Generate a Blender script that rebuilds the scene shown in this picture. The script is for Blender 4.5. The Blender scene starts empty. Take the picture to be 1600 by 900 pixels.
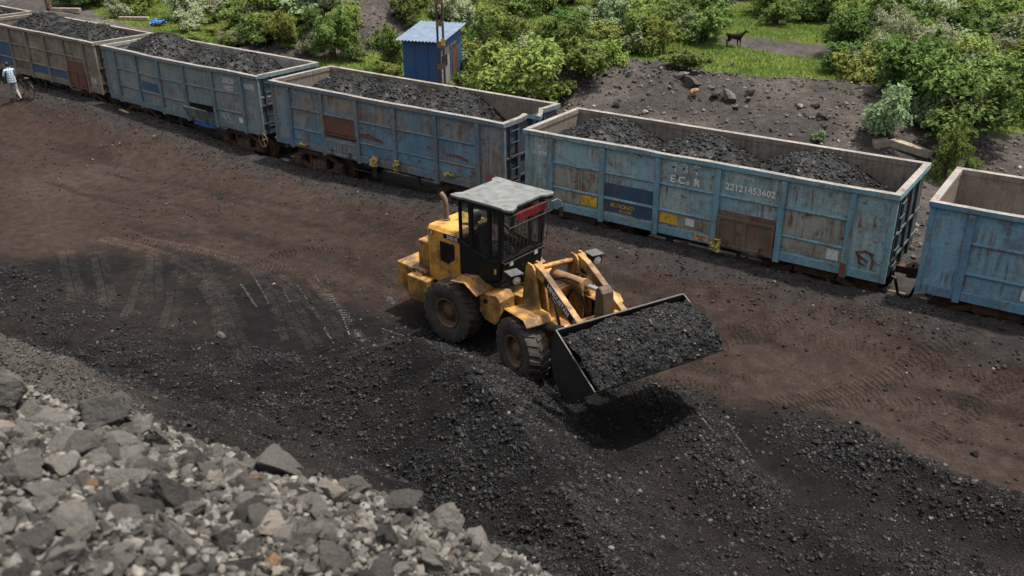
import bpy, bmesh, math, random
import numpy as np
from mathutils import Matrix, Vector
S = bpy.context.scene
COL = S.collection
rad = math.radians
rng = np.random.default_rng(7)
random.seed(7)

# ------------------------------------------------------------------ camera
CR = np.array([[0.819842, -0.237199, 0.521148], [0.572516, 0.354151, -0.739461], [-0.009166, 0.904607, 0.426148]])
CP = np.array([14.20847, -20.756745, 10.231845])
CF = 1436.704
def at(u, v, z):
    """world point at height z that the photograph's pixel (u, v) shows"""
    d = CR @ np.array([(u-800)/CF, -(v-450)/CF, -1.0])
    return CP + d*((z-CP[2])/d[2])
cam = bpy.data.cameras.new('camera')
cam.sensor_width = 36.0
cam.lens = 36.0*CF/1600
cam.clip_start = 0.1
cam.clip_end = 2000
cam.dof.use_dof = True
cam.dof.focus_distance = 22.0
cam.dof.aperture_fstop = 1.8
co = bpy.data.objects.new('camera', cam)
M4 = Matrix.Identity(4)
for i in range(3):
    for j in range(3): M4[i][j] = CR[i][j]
    M4[i][3] = CP[i]
co.matrix_world = M4
COL.objects.link(co)
S.camera = co

# ------------------------------------------------------------------ light
SUN = Vector((0.22, 0.22, 1.0)).normalized()
W = bpy.data.worlds.new('World'); S.world = W; W.use_nodes = True
nt = W.node_tree
sky = nt.nodes.new('ShaderNodeTexSky'); sky.sky_type = 'NISHITA'; sky.sun_disc = False
sky.sun_elevation = math.asin(SUN.z); sky.sun_rotation = math.atan2(SUN.x, SUN.y)
sky.dust_density = 4.0; sky.air_density = 1.2; sky.ozone_density = 1.0
bg = nt.nodes['Background']; bg.inputs[1].default_value = 0.15
hsv = nt.nodes.new('ShaderNodeHueSaturation'); hsv.inputs['Saturation'].default_value = 0.32   # thin cloud whitens the sky
nt.links.new(sky.outputs[0], hsv.inputs['Color']); nt.links.new(hsv.outputs[0], bg.inputs[0])
sl = bpy.data.lights.new('sun', 'SUN'); sl.energy = 4.0; sl.angle = rad(2.0); sl.color = (1.0, 0.95, 0.88)
so = bpy.data.objects.new('sun', sl); so.rotation_euler = (-SUN).to_track_quat('-Z', 'Y').to_euler(); so.location = (0, 0, 40)
COL.objects.link(so)
S.view_settings.view_transform = 'Standard'; S.view_settings.look = 'None'
S.view_settings.exposure = 0.66; S.view_settings.gamma = 1.0
S.cycles.max_bounces = 5; S.cycles.diffuse_bounces = 2; S.cycles.glossy_bounces = 2; S.cycles.transmission_bounces = 4; S.cycles.transparent_max_bounces = 6
S.cycles.caustics_reflective = False; S.cycles.caustics_refractive = False
S.cycles.use_denoising = True

# ------------------------------------------------------------------ noise on the plane
def hash2(ix, iy, seed):
    h = (ix.astype(np.int64)*374761393 + iy.astype(np.int64)*668265263 + seed*974711) & 0x7fffffff
    h = ((h ^ (h >> 13))*1274126177) & 0x7fffffff
    return ((h ^ (h >> 16)) & 0xffff)/65535.0
def vnoise(x, y, seed=0):
    ix = np.floor(x); iy = np.floor(y); fx = x-ix; fy = y-iy
    fx = fx*fx*(3-2*fx); fy = fy*fy*(3-2*fy)
    a = hash2(ix, iy, seed); b = hash2(ix+1, iy, seed); c = hash2(ix, iy+1, seed); d = hash2(ix+1, iy+1, seed)
    return (a*(1-fx)+b*fx)*(1-fy)+(c*(1-fx)+d*fx)*fy
def fbm(x, y, seed=0, oct=4):
    s = 0; a = 0.5; t = 0
    for k in range(oct):
        s = s+a*vnoise(x*2**k+k*17.3, y*2**k-k*9.1, seed+k); t += a; a *= 0.5
    return s/t
def sstep(a, b, x):
    t = np.clip((x-a)/(b-a), 0, 1); return t*t*(3-2*t)

# ------------------------------------------------------------------ mesh builder
class G:
    def __init__(s, M=None):
        s.v = []; s.f = []; s.m = []; s.M = M or Matrix.Identity(4)
    def add(s, vs, fs, mi=0, M=None):
        b = len(s.v); T = s.M @ M if M is not None else s.M
        s.v += [T @ Vector(p) for p in vs]
        s.f += [tuple(b+i for i in f) for f in fs]; s.m += [mi]*len(fs)
        return s
    def box(s, a, b, mi=0, M=None):
        x0, y0, z0 = a; x1, y1, z1 = b
        return s.add([(x0,y0,z0),(x1,y0,z0),(x1,y1,z0),(x0,y1,z0),(x0,y0,z1),(x1,y0,z1),(x1,y1,z1),(x0,y1,z1)],
                     [(0,3,2,1),(4,5,6,7),(0,1,5,4),(1,2,6,5),(2,3,7,6),(3,0,4,7)], mi, M)
    def prism(s, poly, a, b, axis='y', mi=0, M=None):
        """polygon extruded along an axis: for 'y' the polygon is (x, z)"""
        n = len(poly)
        def p(q, t): return (q[0], t, q[1]) if axis == 'y' else ((t, q[0], q[1]) if axis == 'x' else (q[0], q[1], t))
        vs = [p(q, a) for q in poly]+[p(q, b) for q in poly]
        fs = [tuple(range(n)), tuple(range(2*n-1, n-1, -1))]+[(i, i+n, (i+1) % n+n, (i+1) % n) for i in range(n)]
        return s.add(vs, fs, mi, M)
    def tube(s, pts, r, n=10, mi=0, M=None, cap=True):
        pts = [Vector(p) for p in pts]; k = len(pts)
        rs = r if isinstance(r, (list, tuple)) else [r]*k
        vs = []; fs = []
        up = None
        for i, p in enumerate(pts):
            d = (pts[min(i+1, k-1)]-pts[max(i-1, 0)]).normalized()
            if up is None: up = Vector((0, 0, 1)) if abs(d.z) < 0.9 else Vector((1, 0, 0))
            a = d.cross(up).normalized(); b = a.cross(d).normalized(); up = b
            vs += [tuple(p+a*math.cos(2*math.pi*j/n)*rs[i]+b*math.sin(2*math.pi*j/n)*rs[i]) for j in range(n)]
        for i in range(k-1):
            for j in range(n): fs.append((i*n+j, i*n+(j+1) % n, (i+1)*n+(j+1) % n, (i+1)*n+j))
        if cap: fs += [tuple(range(n-1, -1, -1)), tuple((k-1)*n+j for j in range(n))]
        return s.add(vs, fs, mi, M)
    def lathe(s, prof, n=32, mi=0, M=None, axis='y', closed=False):
        """profile of (radius, offset along the axis)"""
        vs = []; fs = []; k = len(prof)
        for r, o in prof:
            for j in range(n):
                a = 2*math.pi*j/n
                vs.append((r*math.cos(a), o, r*math.sin(a)) if axis == 'y' else (r*math.cos(a), r*math.sin(a), o))
        rows = k if closed else k-1
        for i in range(rows):
            i2 = (i+1) % k
            for j in range(n): fs.append((i*n+j, i*n+(j+1) % n, i2*n+(j+1) % n, i2*n+j))
        return s.add(vs, fs, mi, M)
    def build(s, name, mats, parent=None, smooth=False, bev=0.0):
        me = bpy.data.meshes.new(name)
        me.from_pydata([tuple(p) for p in s.v], [], s.f)
        if not isinstance(mats, (list, tuple)): mats = [mats]
        for m in mats: me.materials.append(m)
        if len(mats) > 1: me.polygons.foreach_set('material_index', s.m)
        bm = bmesh.new(); bm.from_mesh(me); bmesh.ops.recalc_face_normals(bm, faces=bm.faces); bm.to_mesh(me); bm.free()
        if smooth:
            me.polygons.foreach_set('use_smooth', [True]*len(me.polygons)); 
            try: me.set_sharp_from_angle(angle=rad(38))
            except Exception: pass
        o = bpy.data.objects.new(name, me); COL.objects.link(o)
        if parent is not None: o.parent = parent
        if bev:
            md = o.modifiers.new('bevel', 'BEVEL'); md.width = bev; md.segments = 2; md.limit_method = 'ANGLE'; md.angle_limit = rad(40)
        return o
def npmesh(name, V, F, mats, attrs=None, parent=None, smooth=False, midx=None):
    """V (n,3), F (k,m) with one face size"""
    me = bpy.data.meshes.new(name)
    V = np.ascontiguousarray(V, np.float32); F = np.ascontiguousarray(F, np.int32)
    k, m = F.shape
    me.vertices.add(len(V)); me.vertices.foreach_set('co', V.ravel())
    me.loops.add(k*m); me.loops.foreach_set('vertex_index', F.ravel())
    me.polygons.add(k); me.polygons.foreach_set('loop_start', np.arange(0, k*m, m, dtype=np.int32))
    if smooth is False: me.polygons.foreach_set('use_smooth', np.zeros(k, bool))
    else: me.polygons.foreach_set('use_smooth', np.ones(k, bool))
    me.update(calc_edges=True)
    if not isinstance(mats, (list, tuple)): mats = [mats]
    for x in mats: me.materials.append(x)
    if midx is not None: me.polygons.foreach_set('material_index', np.asarray(midx, np.int32))
    for an, arr in (attrs or {}).items():
        if arr.ndim == 1:
            a = me.attributes.new(an, 'FLOAT', 'POINT'); a.data.foreach_set('value', np.asarray(arr, np.float32))
        else:
            a = me.attributes.new(an, 'FLOAT_COLOR', 'POINT')
            c = np.ones((len(arr), 4), np.float32); c[:, :3] = arr; a.data.foreach_set('color', c.ravel())
    o = bpy.data.objects.new(name, me); COL.objects.link(o)
    if parent is not None: o.parent = parent
    return o
def tag(o, label=None, cat=None, group=None, kind=None):
    if label: o['label'] = label
    if cat: o['category'] = cat
    if group: o['group'] = group
    if kind: o['kind'] = kind
    return o
def empty(name, loc, rz, label, cat, group=None):
    o = bpy.data.objects.new(name, None); o.empty_display_size = 0.2
    o.location = loc; o.rotation_euler = (0, 0, rz); COL.objects.link(o)
    return tag(o, label, cat, group)

# ------------------------------------------------------------------ materials
class N:
    def __init__(s, name):
        s.m = bpy.data.materials.new(name); s.m.use_nodes = True; s.t = s.m.node_tree
        s.b = s.t.nodes['Principled BSDF']; s.out = s.t.nodes['Material Output']
    def n(s, typ, **kw):
        x = s.t.nodes.new(typ)
        for k, v in kw.items(): setattr(x, k, v)
        return x
    def l(s, a, b): s.t.links.new(a, b)
    def coord(s, scale=(1, 1, 1), src='Object'):
        c = s.n('ShaderNodeTexCoord'); mp = s.n('ShaderNodeMapping'); mp.inputs['Scale'].default_value = scale
        s.l(c.outputs[src], mp.inputs[0]); return mp.outputs[0]
    def noise(s, vec, scale, detail=4, rough=0.55):
        x = s.n('ShaderNodeTexNoise'); x.inputs['Scale'].default_value = scale; x.inputs['Detail'].default_value = detail; x.inputs['Roughness'].default_value = rough
        if vec is not None: s.l(vec, x.inputs['Vector'])
        return x.outputs[0]
    def ramp(s, fac, stops):
        r = s.n('ShaderNodeValToRGB'); e = r.color_ramp.elements
        while len(e) < len(stops): e.new(0.5)
        for el, (p, c) in zip(e, stops):
            el.position = p; el.color = (*c, 1) if isinstance(c, (tuple, list)) else (c, c, c, 1)
        s.l(fac, r.inputs[0]); return r.outputs[0]
    def mix(s, fac, a, b, mode='MIX'):
        x = s.n('ShaderNodeMix'); x.data_type = 'RGBA'; x.blend_type = mode
        for i, q in ((0, fac), (6, a), (7, b)):
            if isinstance(q, (int, float)): x.inputs[i].default_value = q
            elif isinstance(q, (tuple, list)): x.inputs[i].default_value = (*q, 1)
            else: s.l(q, x.inputs[i])
        return x.outputs[2]
    def math(s, op, a, b=0.0):
        x = s.n('ShaderNodeMath'); x.operation = op
        for i, q in ((0, a), (1, b)):
            if isinstance(q, (int, float)): x.inputs[i].default_value = q
            else: s.l(q, x.inputs[i])
        return x.outputs[0]
    def attr(s, name, out=0):
        x = s.n('ShaderNodeAttribute'); x.attribute_name = name; return x.outputs[out]
    def bump(s, h, strength, dist):
        x = s.n('ShaderNodeBump'); x.inputs['Strength'].default_value = strength; x.inputs['Distance'].default_value = dist
        s.l(h, x.inputs['Height']); s.l(x.outputs[0], s.b.inputs['Normal'])
    def col(s, c):
        if isinstance(c, (tuple, list)): s.b.inputs['Base Color'].default_value = (*c, 1)
        else: s.l(c, s.b.inputs['Base Color'])
        return s
    def rough(s, r, spec=0.5, metal=0.0):
        if isinstance(r, (int, float)): s.b.inputs['Roughness'].default_value = r
        else: s.l(r, s.b.inputs['Roughness'])
        s.b.inputs['Specular IOR Level'].default_value = spec; s.b.inputs['Metallic'].default_value = metal
        return s
def plain(name, c, r=0.6, spec=0.4, metal=0.0, var=0.35, scale=6.0, bump=0.0):
    k = N(name); v = k.coord()
    n = k.noise(v, scale, 5)
    k.col(k.mix(1.0, c, k.ramp(n, [(0.3, 1-var), (0.7, 1+var*0.6)]), 'MULTIPLY')).rough(r, spec, metal)
    if bump: k.bump(n, bump, 0.01)
    return k.m

def mat_ground():
    k = N('ground_earth'); v = k.coord(src='Object')
    c = k.attr('tint')
    n1 = k.noise(v, 3.0, 8, 0.68); n2 = k.noise(v, 30.0, 8, 0.8)
    c2 = k.mix(1.0, c, k.ramp(n1, [(0.3, 0.62), (0.5, 0.98), (0.72, 1.45)]), 'MULTIPLY')
    c3 = k.mix(1.0, c2, k.ramp(n2, [(0.3, 0.32), (0.48, 0.92), (0.6, 1.2), (0.66, 1.6), (0.72, 3.6)]), 'MULTIPLY')
    k.col(c3).rough(0.95, 0.06)
    n3 = k.noise(v, 11.0, 8, 0.75)
    h = k.math('ADD', k.math('MULTIPLY', n3, 0.7), k.math('MULTIPLY', n2, 0.35))
    k.bump(h, 1.0, 0.13)
    return k.m
def mat_lump(name, c0, c1, c2, r=0.62, spec=0.5):
    k = N(name); v = k.coord()
    a = k.attr('shade', 2)
    n = k.noise(v, 14.0, 4)
    base = k.ramp(a, [(0.0, c0), (0.6, c1), (0.92, tuple(x*1.5 for x in c1)), (0.97, tuple(x*1.6 for x in c1)), (1.0, c2)])
    k.col(k.mix(1.0, base, k.ramp(n, [(0.3, 0.6), (0.7, 1.35)]), 'MULTIPLY')).rough(r, spec)
    k.bump(n, 0.35, 0.02)
    return k.m
def mat_stone(name, c, c2, r=0.9):
    k = N(name); v = k.coord()
    oi = k.n('ShaderNodeObjectInfo')
    n = k.noise(v, 5.0, 8, 0.65); n2 = k.noise(v, 22.0, 5)
    base = k.mix(n, c, c2)
    base = k.mix(1.0, base, k.ramp(oi.outputs['Random'], [(0.0, 0.55), (0.5, 0.95), (1.0, 1.35)]), 'MULTIPLY')
    k.col(k.mix(1.0, base, k.ramp(n2, [(0.3, 0.75), (0.7, 1.2)]), 'MULTIPLY')).rough(r, 0.1)
    k.bump(k.math('ADD', n, k.math('MULTIPLY', n2, 0.5)), 0.9, 0.05)
    return k.m
def mat_wagon(name, c, fade, rust=0.5, streak=0.5, rustc=(0.135, 0.058, 0.026), grime=(0.05, 0.042, 0.034), seed=0.0, r=0.68):
    k = N(name); tc = k.n('ShaderNodeTexCoord')
    def vec(sc):
        mp = k.n('ShaderNodeMapping'); mp.inputs['Scale'].default_value = sc; mp.inputs['Location'].default_value = (seed*3.1, seed*1.7, seed)
        k.l(tc.outputs['Object'], mp.inputs[0]); return mp.outputs[0]
    big = k.noise(vec((1, 1, 1)), 0.9, 5, 0.6)
    base = k.mix(k.ramp(big, [(0.38, 0.0), (0.62, 1.0)]), c, fade)
    # thin runs of dirt and rust washed down the plates
    st = k.noise(vec((9, 9, 0.55)), 1.0, 4, 0.6)
    sm = k.noise(vec((0.8, 0.8, 1.1)), 1.0, 3, 0.6)
    base = k.mix(k.math('MULTIPLY', k.math('MULTIPLY', k.ramp(st, [(0.46, 0.0), (0.66, 1.0)]), k.ramp(sm, [(0.4, 0.12), (0.62, 1.0)])), streak), base, grime)
    st2 = k.noise(vec((17, 17, 1.1)), 1.0, 3, 0.6); patch = k.noise(vec((1.3, 1.3, 1.6)), 1.0, 4, 0.6)
    rm = k.math('MULTIPLY', k.ramp(st2, [(0.48, 0.0), (0.62, 1.0)]), k.ramp(patch, [(0.48, 0.0), (0.6, 1.0)]))
    base = k.mix(k.math('MULTIPLY', rm, min(1.0, rust*1.5)), base, rustc)
    dirt = k.noise(vec((1, 1, 1.2)), 1.9, 9, 0.74)
    base = k.mix(k.ramp(dirt, [(0.49, 0.0), (0.66, 0.62)]), base, tuple(x*1.7 for x in grime))
    # blistered rust spots and scratches
    sp = k.noise(vec((1, 1, 1.4)), 3.1, 8, 0.78)
    base = k.mix(k.ramp(sp, [(0.615-0.06*rust, 0.0), (0.66-0.05*rust, min(1.0, 0.35+rust))]), base, tuple(x*0.8 for x in rustc))
    sc = k.noise(vec((3, 3, 14)), 2.0, 2, 0.5)
    base = k.mix(k.ramp(sc, [(0.70, 0.0), (0.73, 0.35)]), base, tuple(min(1, x*1.5+0.05) for x in fade))
    fine = k.noise(vec((1, 1, 1)), 30.0, 4)
    k.col(k.mix(1.0, base, k.ramp(fine, [(0.3, 0.8), (0.7, 1.15)]), 'MULTIPLY')).rough(r, 0.3)
    k.bump(k.math('ADD', k.math('MULTIPLY', big, 3.0), k.math('MULTIPLY', sp, 0.6)), 0.35, 0.03)
    return k.m
def mat_yellow(name, c, wear=0.5):
    k = N(name); v = k.coord()
    n = k.noise(v, 2.4, 8, 0.68); n2 = k.noise(v, 9.0, 6, 0.7)
    geo = k.n('ShaderNodeNewGeometry')
    base = k.mix(k.ramp(n, [(0.35, 0.0), (0.7, 1.0)]), c, tuple(x*0.62 for x in c))
    base = k.mix(k.math('MULTIPLY', k.ramp(n, [(0.62-0.3*wear, 0.0), (0.75-0.22*wear, 1.0)]), 0.82), base, (0.055, 0.036, 0.022))
    base = k.mix(k.ramp(n2, [(0.66-0.12*wear, 0.0), (0.72-0.1*wear, 0.9)]), base, (0.045, 0.022, 0.012))
    k.col(base).rough(k.ramp(n, [(0.3, 0.42), (0.7, 0.8)]), 0.4)
    k.bump(n2, 0.2, 0.01)
    return k.m
def mat_glass(name, tint=(0.75, 0.8, 0.78), a=0.72):
    k = N(name); t = k.n('ShaderNodeBsdfTransparent'); t.inputs[0].default_value = (*tint, 1)
    g = k.n('ShaderNodeBsdfGlossy'); g.inputs['Roughness'].default_value = 0.06; g.inputs[0].default_value = (0.8, 0.85, 0.85, 1)
    lw = k.n('ShaderNodeLayerWeight'); lw.inputs[0].default_value = 0.25
    mx = k.n('ShaderNodeMixShader'); k.l(k.math('ADD', k.math('MULTIPLY', lw.outputs[0], 0.5), 1-a-0.15), mx.inputs[0])
    k.l(t.outputs[0], mx.inputs[1]); k.l(g.outputs[0], mx.inputs[2]); k.l(mx.outputs[0], k.out.inputs[0])
    return k.m
def mat_leaf(name, c, c2, trans=0.35):
    k = N(name); a = k.attr('shade', 2); oi = k.n('ShaderNodeObjectInfo')
    base = k.mix(a, c, c2)
    hs = k.n('ShaderNodeHueSaturation'); k.l(base, hs.inputs['Color'])
    k.l(k.math('ADD', k.math('MULTIPLY', oi.outputs['Random'], 0.05), 0.475), hs.inputs['Hue'])
    k.l(k.math('ADD', k.math('MULTIPLY', oi.outputs['Random'], 0.5), 0.78), hs.inputs['Value'])
    k.col(hs.outputs[0]).rough(0.6, 0.12)
    tr = k.n('ShaderNodeBsdfTranslucent'); k.l(hs.outputs[0], tr.inputs[0])
    mx = k.n('ShaderNodeMixShader'); mx.inputs[0].default_value = trans
    k.l(k.b.outputs[0], mx.inputs[1]); k.l(tr.outputs[0], mx.inputs[2]); k.l(mx.outputs[0], k.out.inputs[0])
    return k.m

GROUND = mat_ground()
COAL = mat_lump('coal', (0.005, 0.005, 0.005), (0.0150, 0.0144, 0.0138), (0.12, 0.11, 0.098), 0.5, 0.14)
COALBED = plain('coal_fines', (0.011, 0.0105, 0.010), 0.9, 0.08, var=0.5, scale=14, bump=0.8)
RUBBLE = mat_lump('rubble', (0.016, 0.015, 0.0135), (0.098, 0.090, 0.079), (0.21, 0.18, 0.145), 0.95, 0.06)
STONE = mat_stone('grey_stone', (0.175, 0.160, 0.141), (0.074, 0.068, 0.060))
STONED = mat_stone('dark_stone', (0.085, 0.078, 0.071), (0.032, 0.030, 0.028), 0.9)
STONEP = mat_stone('pale_stone', (0.27, 0.235, 0.195), (0.18, 0.15, 0.12))
STONEO = mat_stone('orange_stone', (0.36, 0.22, 0.12), (0.24, 0.14, 0.08))
COALROCK = mat_stone('coal_rock', (0.013, 0.0125, 0.012), (0.036, 0.034, 0.032), 0.6)
BLACK = plain('black_paint', (0.009, 0.009, 0.009), 0.55, 0.22)
DKSTEEL = plain('dark_steel', (0.03, 0.027, 0.025), 0.7, 0.4, bump=0.3)
RUSTY = plain('rusty_iron', (0.075, 0.042, 0.027), 0.85, 0.3, var=0.55, scale=7, bump=0.4)
RUSTL = plain('light_rust', (0.17, 0.105, 0.065), 0.85, 0.3, var=0.45, scale=6, bump=0.3)
RUBBER = plain('tyre_rubber', (0.052, 0.043, 0.036), 0.85, 0.3, var=0.4, scale=5)
CHROME = plain('chrome_rod', (0.7, 0.7, 0.7), 0.2, 0.5, 1.0, var=0.1)
YEL = mat_yellow('yellow_paint', (0.53, 0.275, 0.05), 0.42)
YELW = mat_yellow('worn_yellow_paint', (0.44, 0.22, 0.048), 0.78)
TAN = mat_yellow('tan_cylinder_paint', (0.27, 0.15, 0.07), 0.5)
GREYW = plain('pale_grey_paint', (0.14, 0.143, 0.138), 0.75, 0.15, var=0.35, scale=5)
WHITE = plain('white_paint', (0.62, 0.62, 0.58), 0.7, 0.3, var=0.3, scale=20)
FADEW = plain('faded_white_paint', (0.5, 0.52, 0.5), 0.8, 0.2, var=0.45, scale=25)
RED = plain('red_panel', (0.26, 0.014, 0.02), 0.5, 0.4)
YELP = plain('yellow_patch', (0.50, 0.30, 0.035), 0.7, 0.3, var=0.5, scale=9)
ORNG = plain('orange_label', (0.52, 0.27, 0.13), 0.7, 0.3, var=0.3, scale=20)
RAG = plain('yellow_rag', (0.36, 0.28, 0.09), 0.9, 0.1, var=0.4, scale=20)
BLUET = plain('blue_plastic', (0.02, 0.10, 0.38), 0.5, 0.4, var=0.4, scale=12)
GLASS = mat_glass('cab_glass')
LENS = plain('lamp_lens', (0.34, 0.33, 0.29), 0.15, 0.6, var=0.2)
SKIN = plain('skin', (0.16, 0.075, 0.045), 0.6, 0.3, var=0.1)
HAIR = plain('black_hair', (0.012, 0.009, 0.008), 0.6, 0.4)
PINK = plain('pink_cloth', (0.56, 0.34, 0.34), 0.9, 0.1, var=0.25, scale=9)
JEANS = plain('jeans_cloth', (0.10, 0.14, 0.21), 0.9, 0.1, var=0.25, scale=9)
TROUS = plain('grey_trousers', (0.27, 0.25, 0.235), 0.9, 0.1, var=0.25, scale=8)
SHOE = plain('dark_shoe', (0.02, 0.016, 0.013), 0.7, 0.3)
CONC = plain('weathered_concrete', (0.27, 0.22, 0.17), 0.9, 0.2, var=0.35, scale=4, bump=0.3)
GOATM = plain('black_coat', (0.012, 0.011, 0.010), 0.8, 0.2)
def mat_check():
    k = N('checked_shirt'); tc = k.n('ShaderNodeTexCoord'); sep = k.n('ShaderNodeSeparateXYZ'); k.l(tc.outputs['Object'], sep.inputs[0])
    def band(o, f): return k.math('GREATER_THAN', k.math('SINE', k.math('MULTIPLY', o, f)), 0.25)
    sx = k.math('ADD', sep.outputs[0], sep.outputs[1])
    a = k.math('ADD', band(sx, 62.0), band(sep.outputs[2], 62.0))
    k.col(k.ramp(k.math('MULTIPLY', a, 0.5), [(0.0, (0.50, 0.55, 0.58)), (0.5, (0.27, 0.36, 0.44)), (1.0, (0.10, 0.17, 0.26))])).rough(0.9, 0.1)
    return k.m
CHECK = mat_check()

# ------------------------------------------------------------------ rocks
def ico(sub):
    bm = bmesh.new(); bmesh.ops.create_icosphere(bm, subdivisions=sub, radius=1.0)
    V = np.array([v.co[:] for v in bm.verts]); F = np.array([[v.index for v in f.verts] for f in bm.faces]); bm.free()
    return V, F
ICO1, ICO2, ICO3, ICO4 = ico(1), ico(2), ico(3), ico(4)
def rock(seed, base, planes=11, lo=0.42, hi=0.8, aniso=0.35):
    r = np.random.default_rng(seed); V, F = base; V = V.copy()
    V *= 1+0.10*r.standard_normal((len(V), 1))
    for _ in range(planes):
        n = r.standard_normal(3); n /= np.linalg.norm(n); d = r.uniform(lo, hi)
        t = V @ n; o = t > d
        V[o] -= np.outer(t[o]-d, n)
    V *= 1+aniso*r.uniform(-1, 1, 3)
    V /= np.abs(V).max()
    return V, F
ROCKS = [rock(100+i, ICO2, 13) for i in range(12)]
PEBS = [rock(300+i, ICO1, 5, 0.5, 0.9) for i in range(14)]
def rand_rot(n, r):
    q = r.standard_normal((n, 4)); q /= np.linalg.norm(q, axis=1, keepdims=True); w, x, y, z = q.T
    return np.stack([np.stack([1-2*(y*y+z*z), 2*(x*y-z*w), 2*(x*z+y*w)], -1), np.stack([2*(x*y+z*w), 1-2*(x*x+z*z), 2*(y*z-x*w)], -1), np.stack([2*(x*z-y*w), 2*(y*z+x*w), 1-2*(x*x+y*y)], -1)], 1)
def scatter(pos, size, r, shapes=None, shade=None):
    """many small lumps as one set of vertices and triangles, with one shade per lump"""
    shapes = shapes or PEBS; n = len(pos); ks = r.integers(0, len(shapes), n)
    if shade is None: shade = r.random(n)
    VV = []; FF = []; SS = []; off = 0
    for k, (V, F) in enumerate(shapes):
        i = np.where(ks == k)[0]
        if not len(i): continue
        Rm = rand_rot(len(i), r)
        P = np.einsum('nij,vj->nvi', Rm, V)*size[i][:, None, None]
        P[:, :, 2] *= 0.8
        P += pos[i][:, None, :]
        nv = len(V)
        VV.append(P.reshape(-1, 3)); FF.append((F[None]+(off+np.arange(len(i))*nv)[:, None, None]).reshape(-1, 3)); SS.append(np.repeat(shade[i], nv)); off += nv*len(i)
    return np.concatenate(VV), np.concatenate(FF), np.concatenate(SS)

# ------------------------------------------------------------------ the lie of the land
def lin(x, xs, ys): return np.interp(x, xs, ys)
def yfront(x): return lin(x, [-60, -43.5, -32.7, -21.9, -10.9, 0, 11, 21, 40], [3.5, 2.45, 1.77, 1.07, 0.376, 0.03, 0.02, 0.12, 0.4])
def poly_dist(x, y, pts):
    """distance to a polyline and the height interpolated along it"""
    best = np.full(x.shape, 1e9); hh = np.zeros(x.shape)
    for (x0, y0, h0), (x1, y1, h1) in zip(pts[:-1], pts[1:]):
        dx, dy = x1-x0, y1-y0; t = np.clip(((x-x0)*dx+(y-y0)*dy)/(dx*dx+dy*dy), 0, 1)
        d = np.hypot(x-x0-t*dx, y-y0-t*dy); m = d < best
        best = np.where(m, d, best); hh = np.where(m, h0+t*(h1-h0), hh)
    return best, hh
RIDGE = [(0.6, -9.2, 0.4), (1.9, -8.75, 0.9), (3.0, -8.45, 1.3), (4.2, -8.6, 1.45), (5.7, -9.4, 1.5), (7.2, -10.3, 1.55), (8.6, -11.3, 1.55), (9.8, -12.1, 1.4), (12, -13.6, 1.2)]
LUMPRIDGE = [(10.5, -4.75, 0.12), (11.2, -5.15, 0.4), (12.0, -5.7, 0.5), (13.1, -5.9, 0.5), (14.2, -5.9, 0.5), (18, -6.2, 0.45)]
WIND = [(7.4, -5.2, 0.08), (8.2, -6.3, 0.22), (9.3, -7.4, 0.3), (10.3, -8.0, 0.3), (11.5, -8.3, 0.2)]
def ycrest(x): return lin(x, [-6, 2, 5, 7, 7.99, 8.72, 9.22, 9.8, 10.48, 10.95, 11.58, 14, 18, 30], [-22, -20.2, -19.2, -18.6, -18.25, -17.83, -17.64, -17.34, -17.04, -16.92, -16.83, -16.2, -15.6, -14])
def zcrest(x): return lin(x, [-6, 2, 5, 7, 7.99, 8.72, 9.22, 9.8, 10.48, 10.95, 11.58, 14, 18, 30], [4.0, 5.6, 6.5, 6.85, 6.87, 6.63, 6.43, 6.34, 6.22, 6.08, 5.85, 5.3, 5.0, 5.0])
def yled(x): return lin(x, [-20, -8, -3, 0, 3.28, 4.53, 5.82, 6.6, 8], [-19, -17.8, -17.0, -16.5, -16.2, -16.14, -16.28, -16.7, -17.8])
def zled(x): return lin(x, [-20, -8, -3, 0, 3.28, 4.53, 5.82, 6.6, 8], [3.5, 4.3, 4.7, 4.85, 4.9, 4.85, 4.7, 4.4, 3.8])
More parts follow.
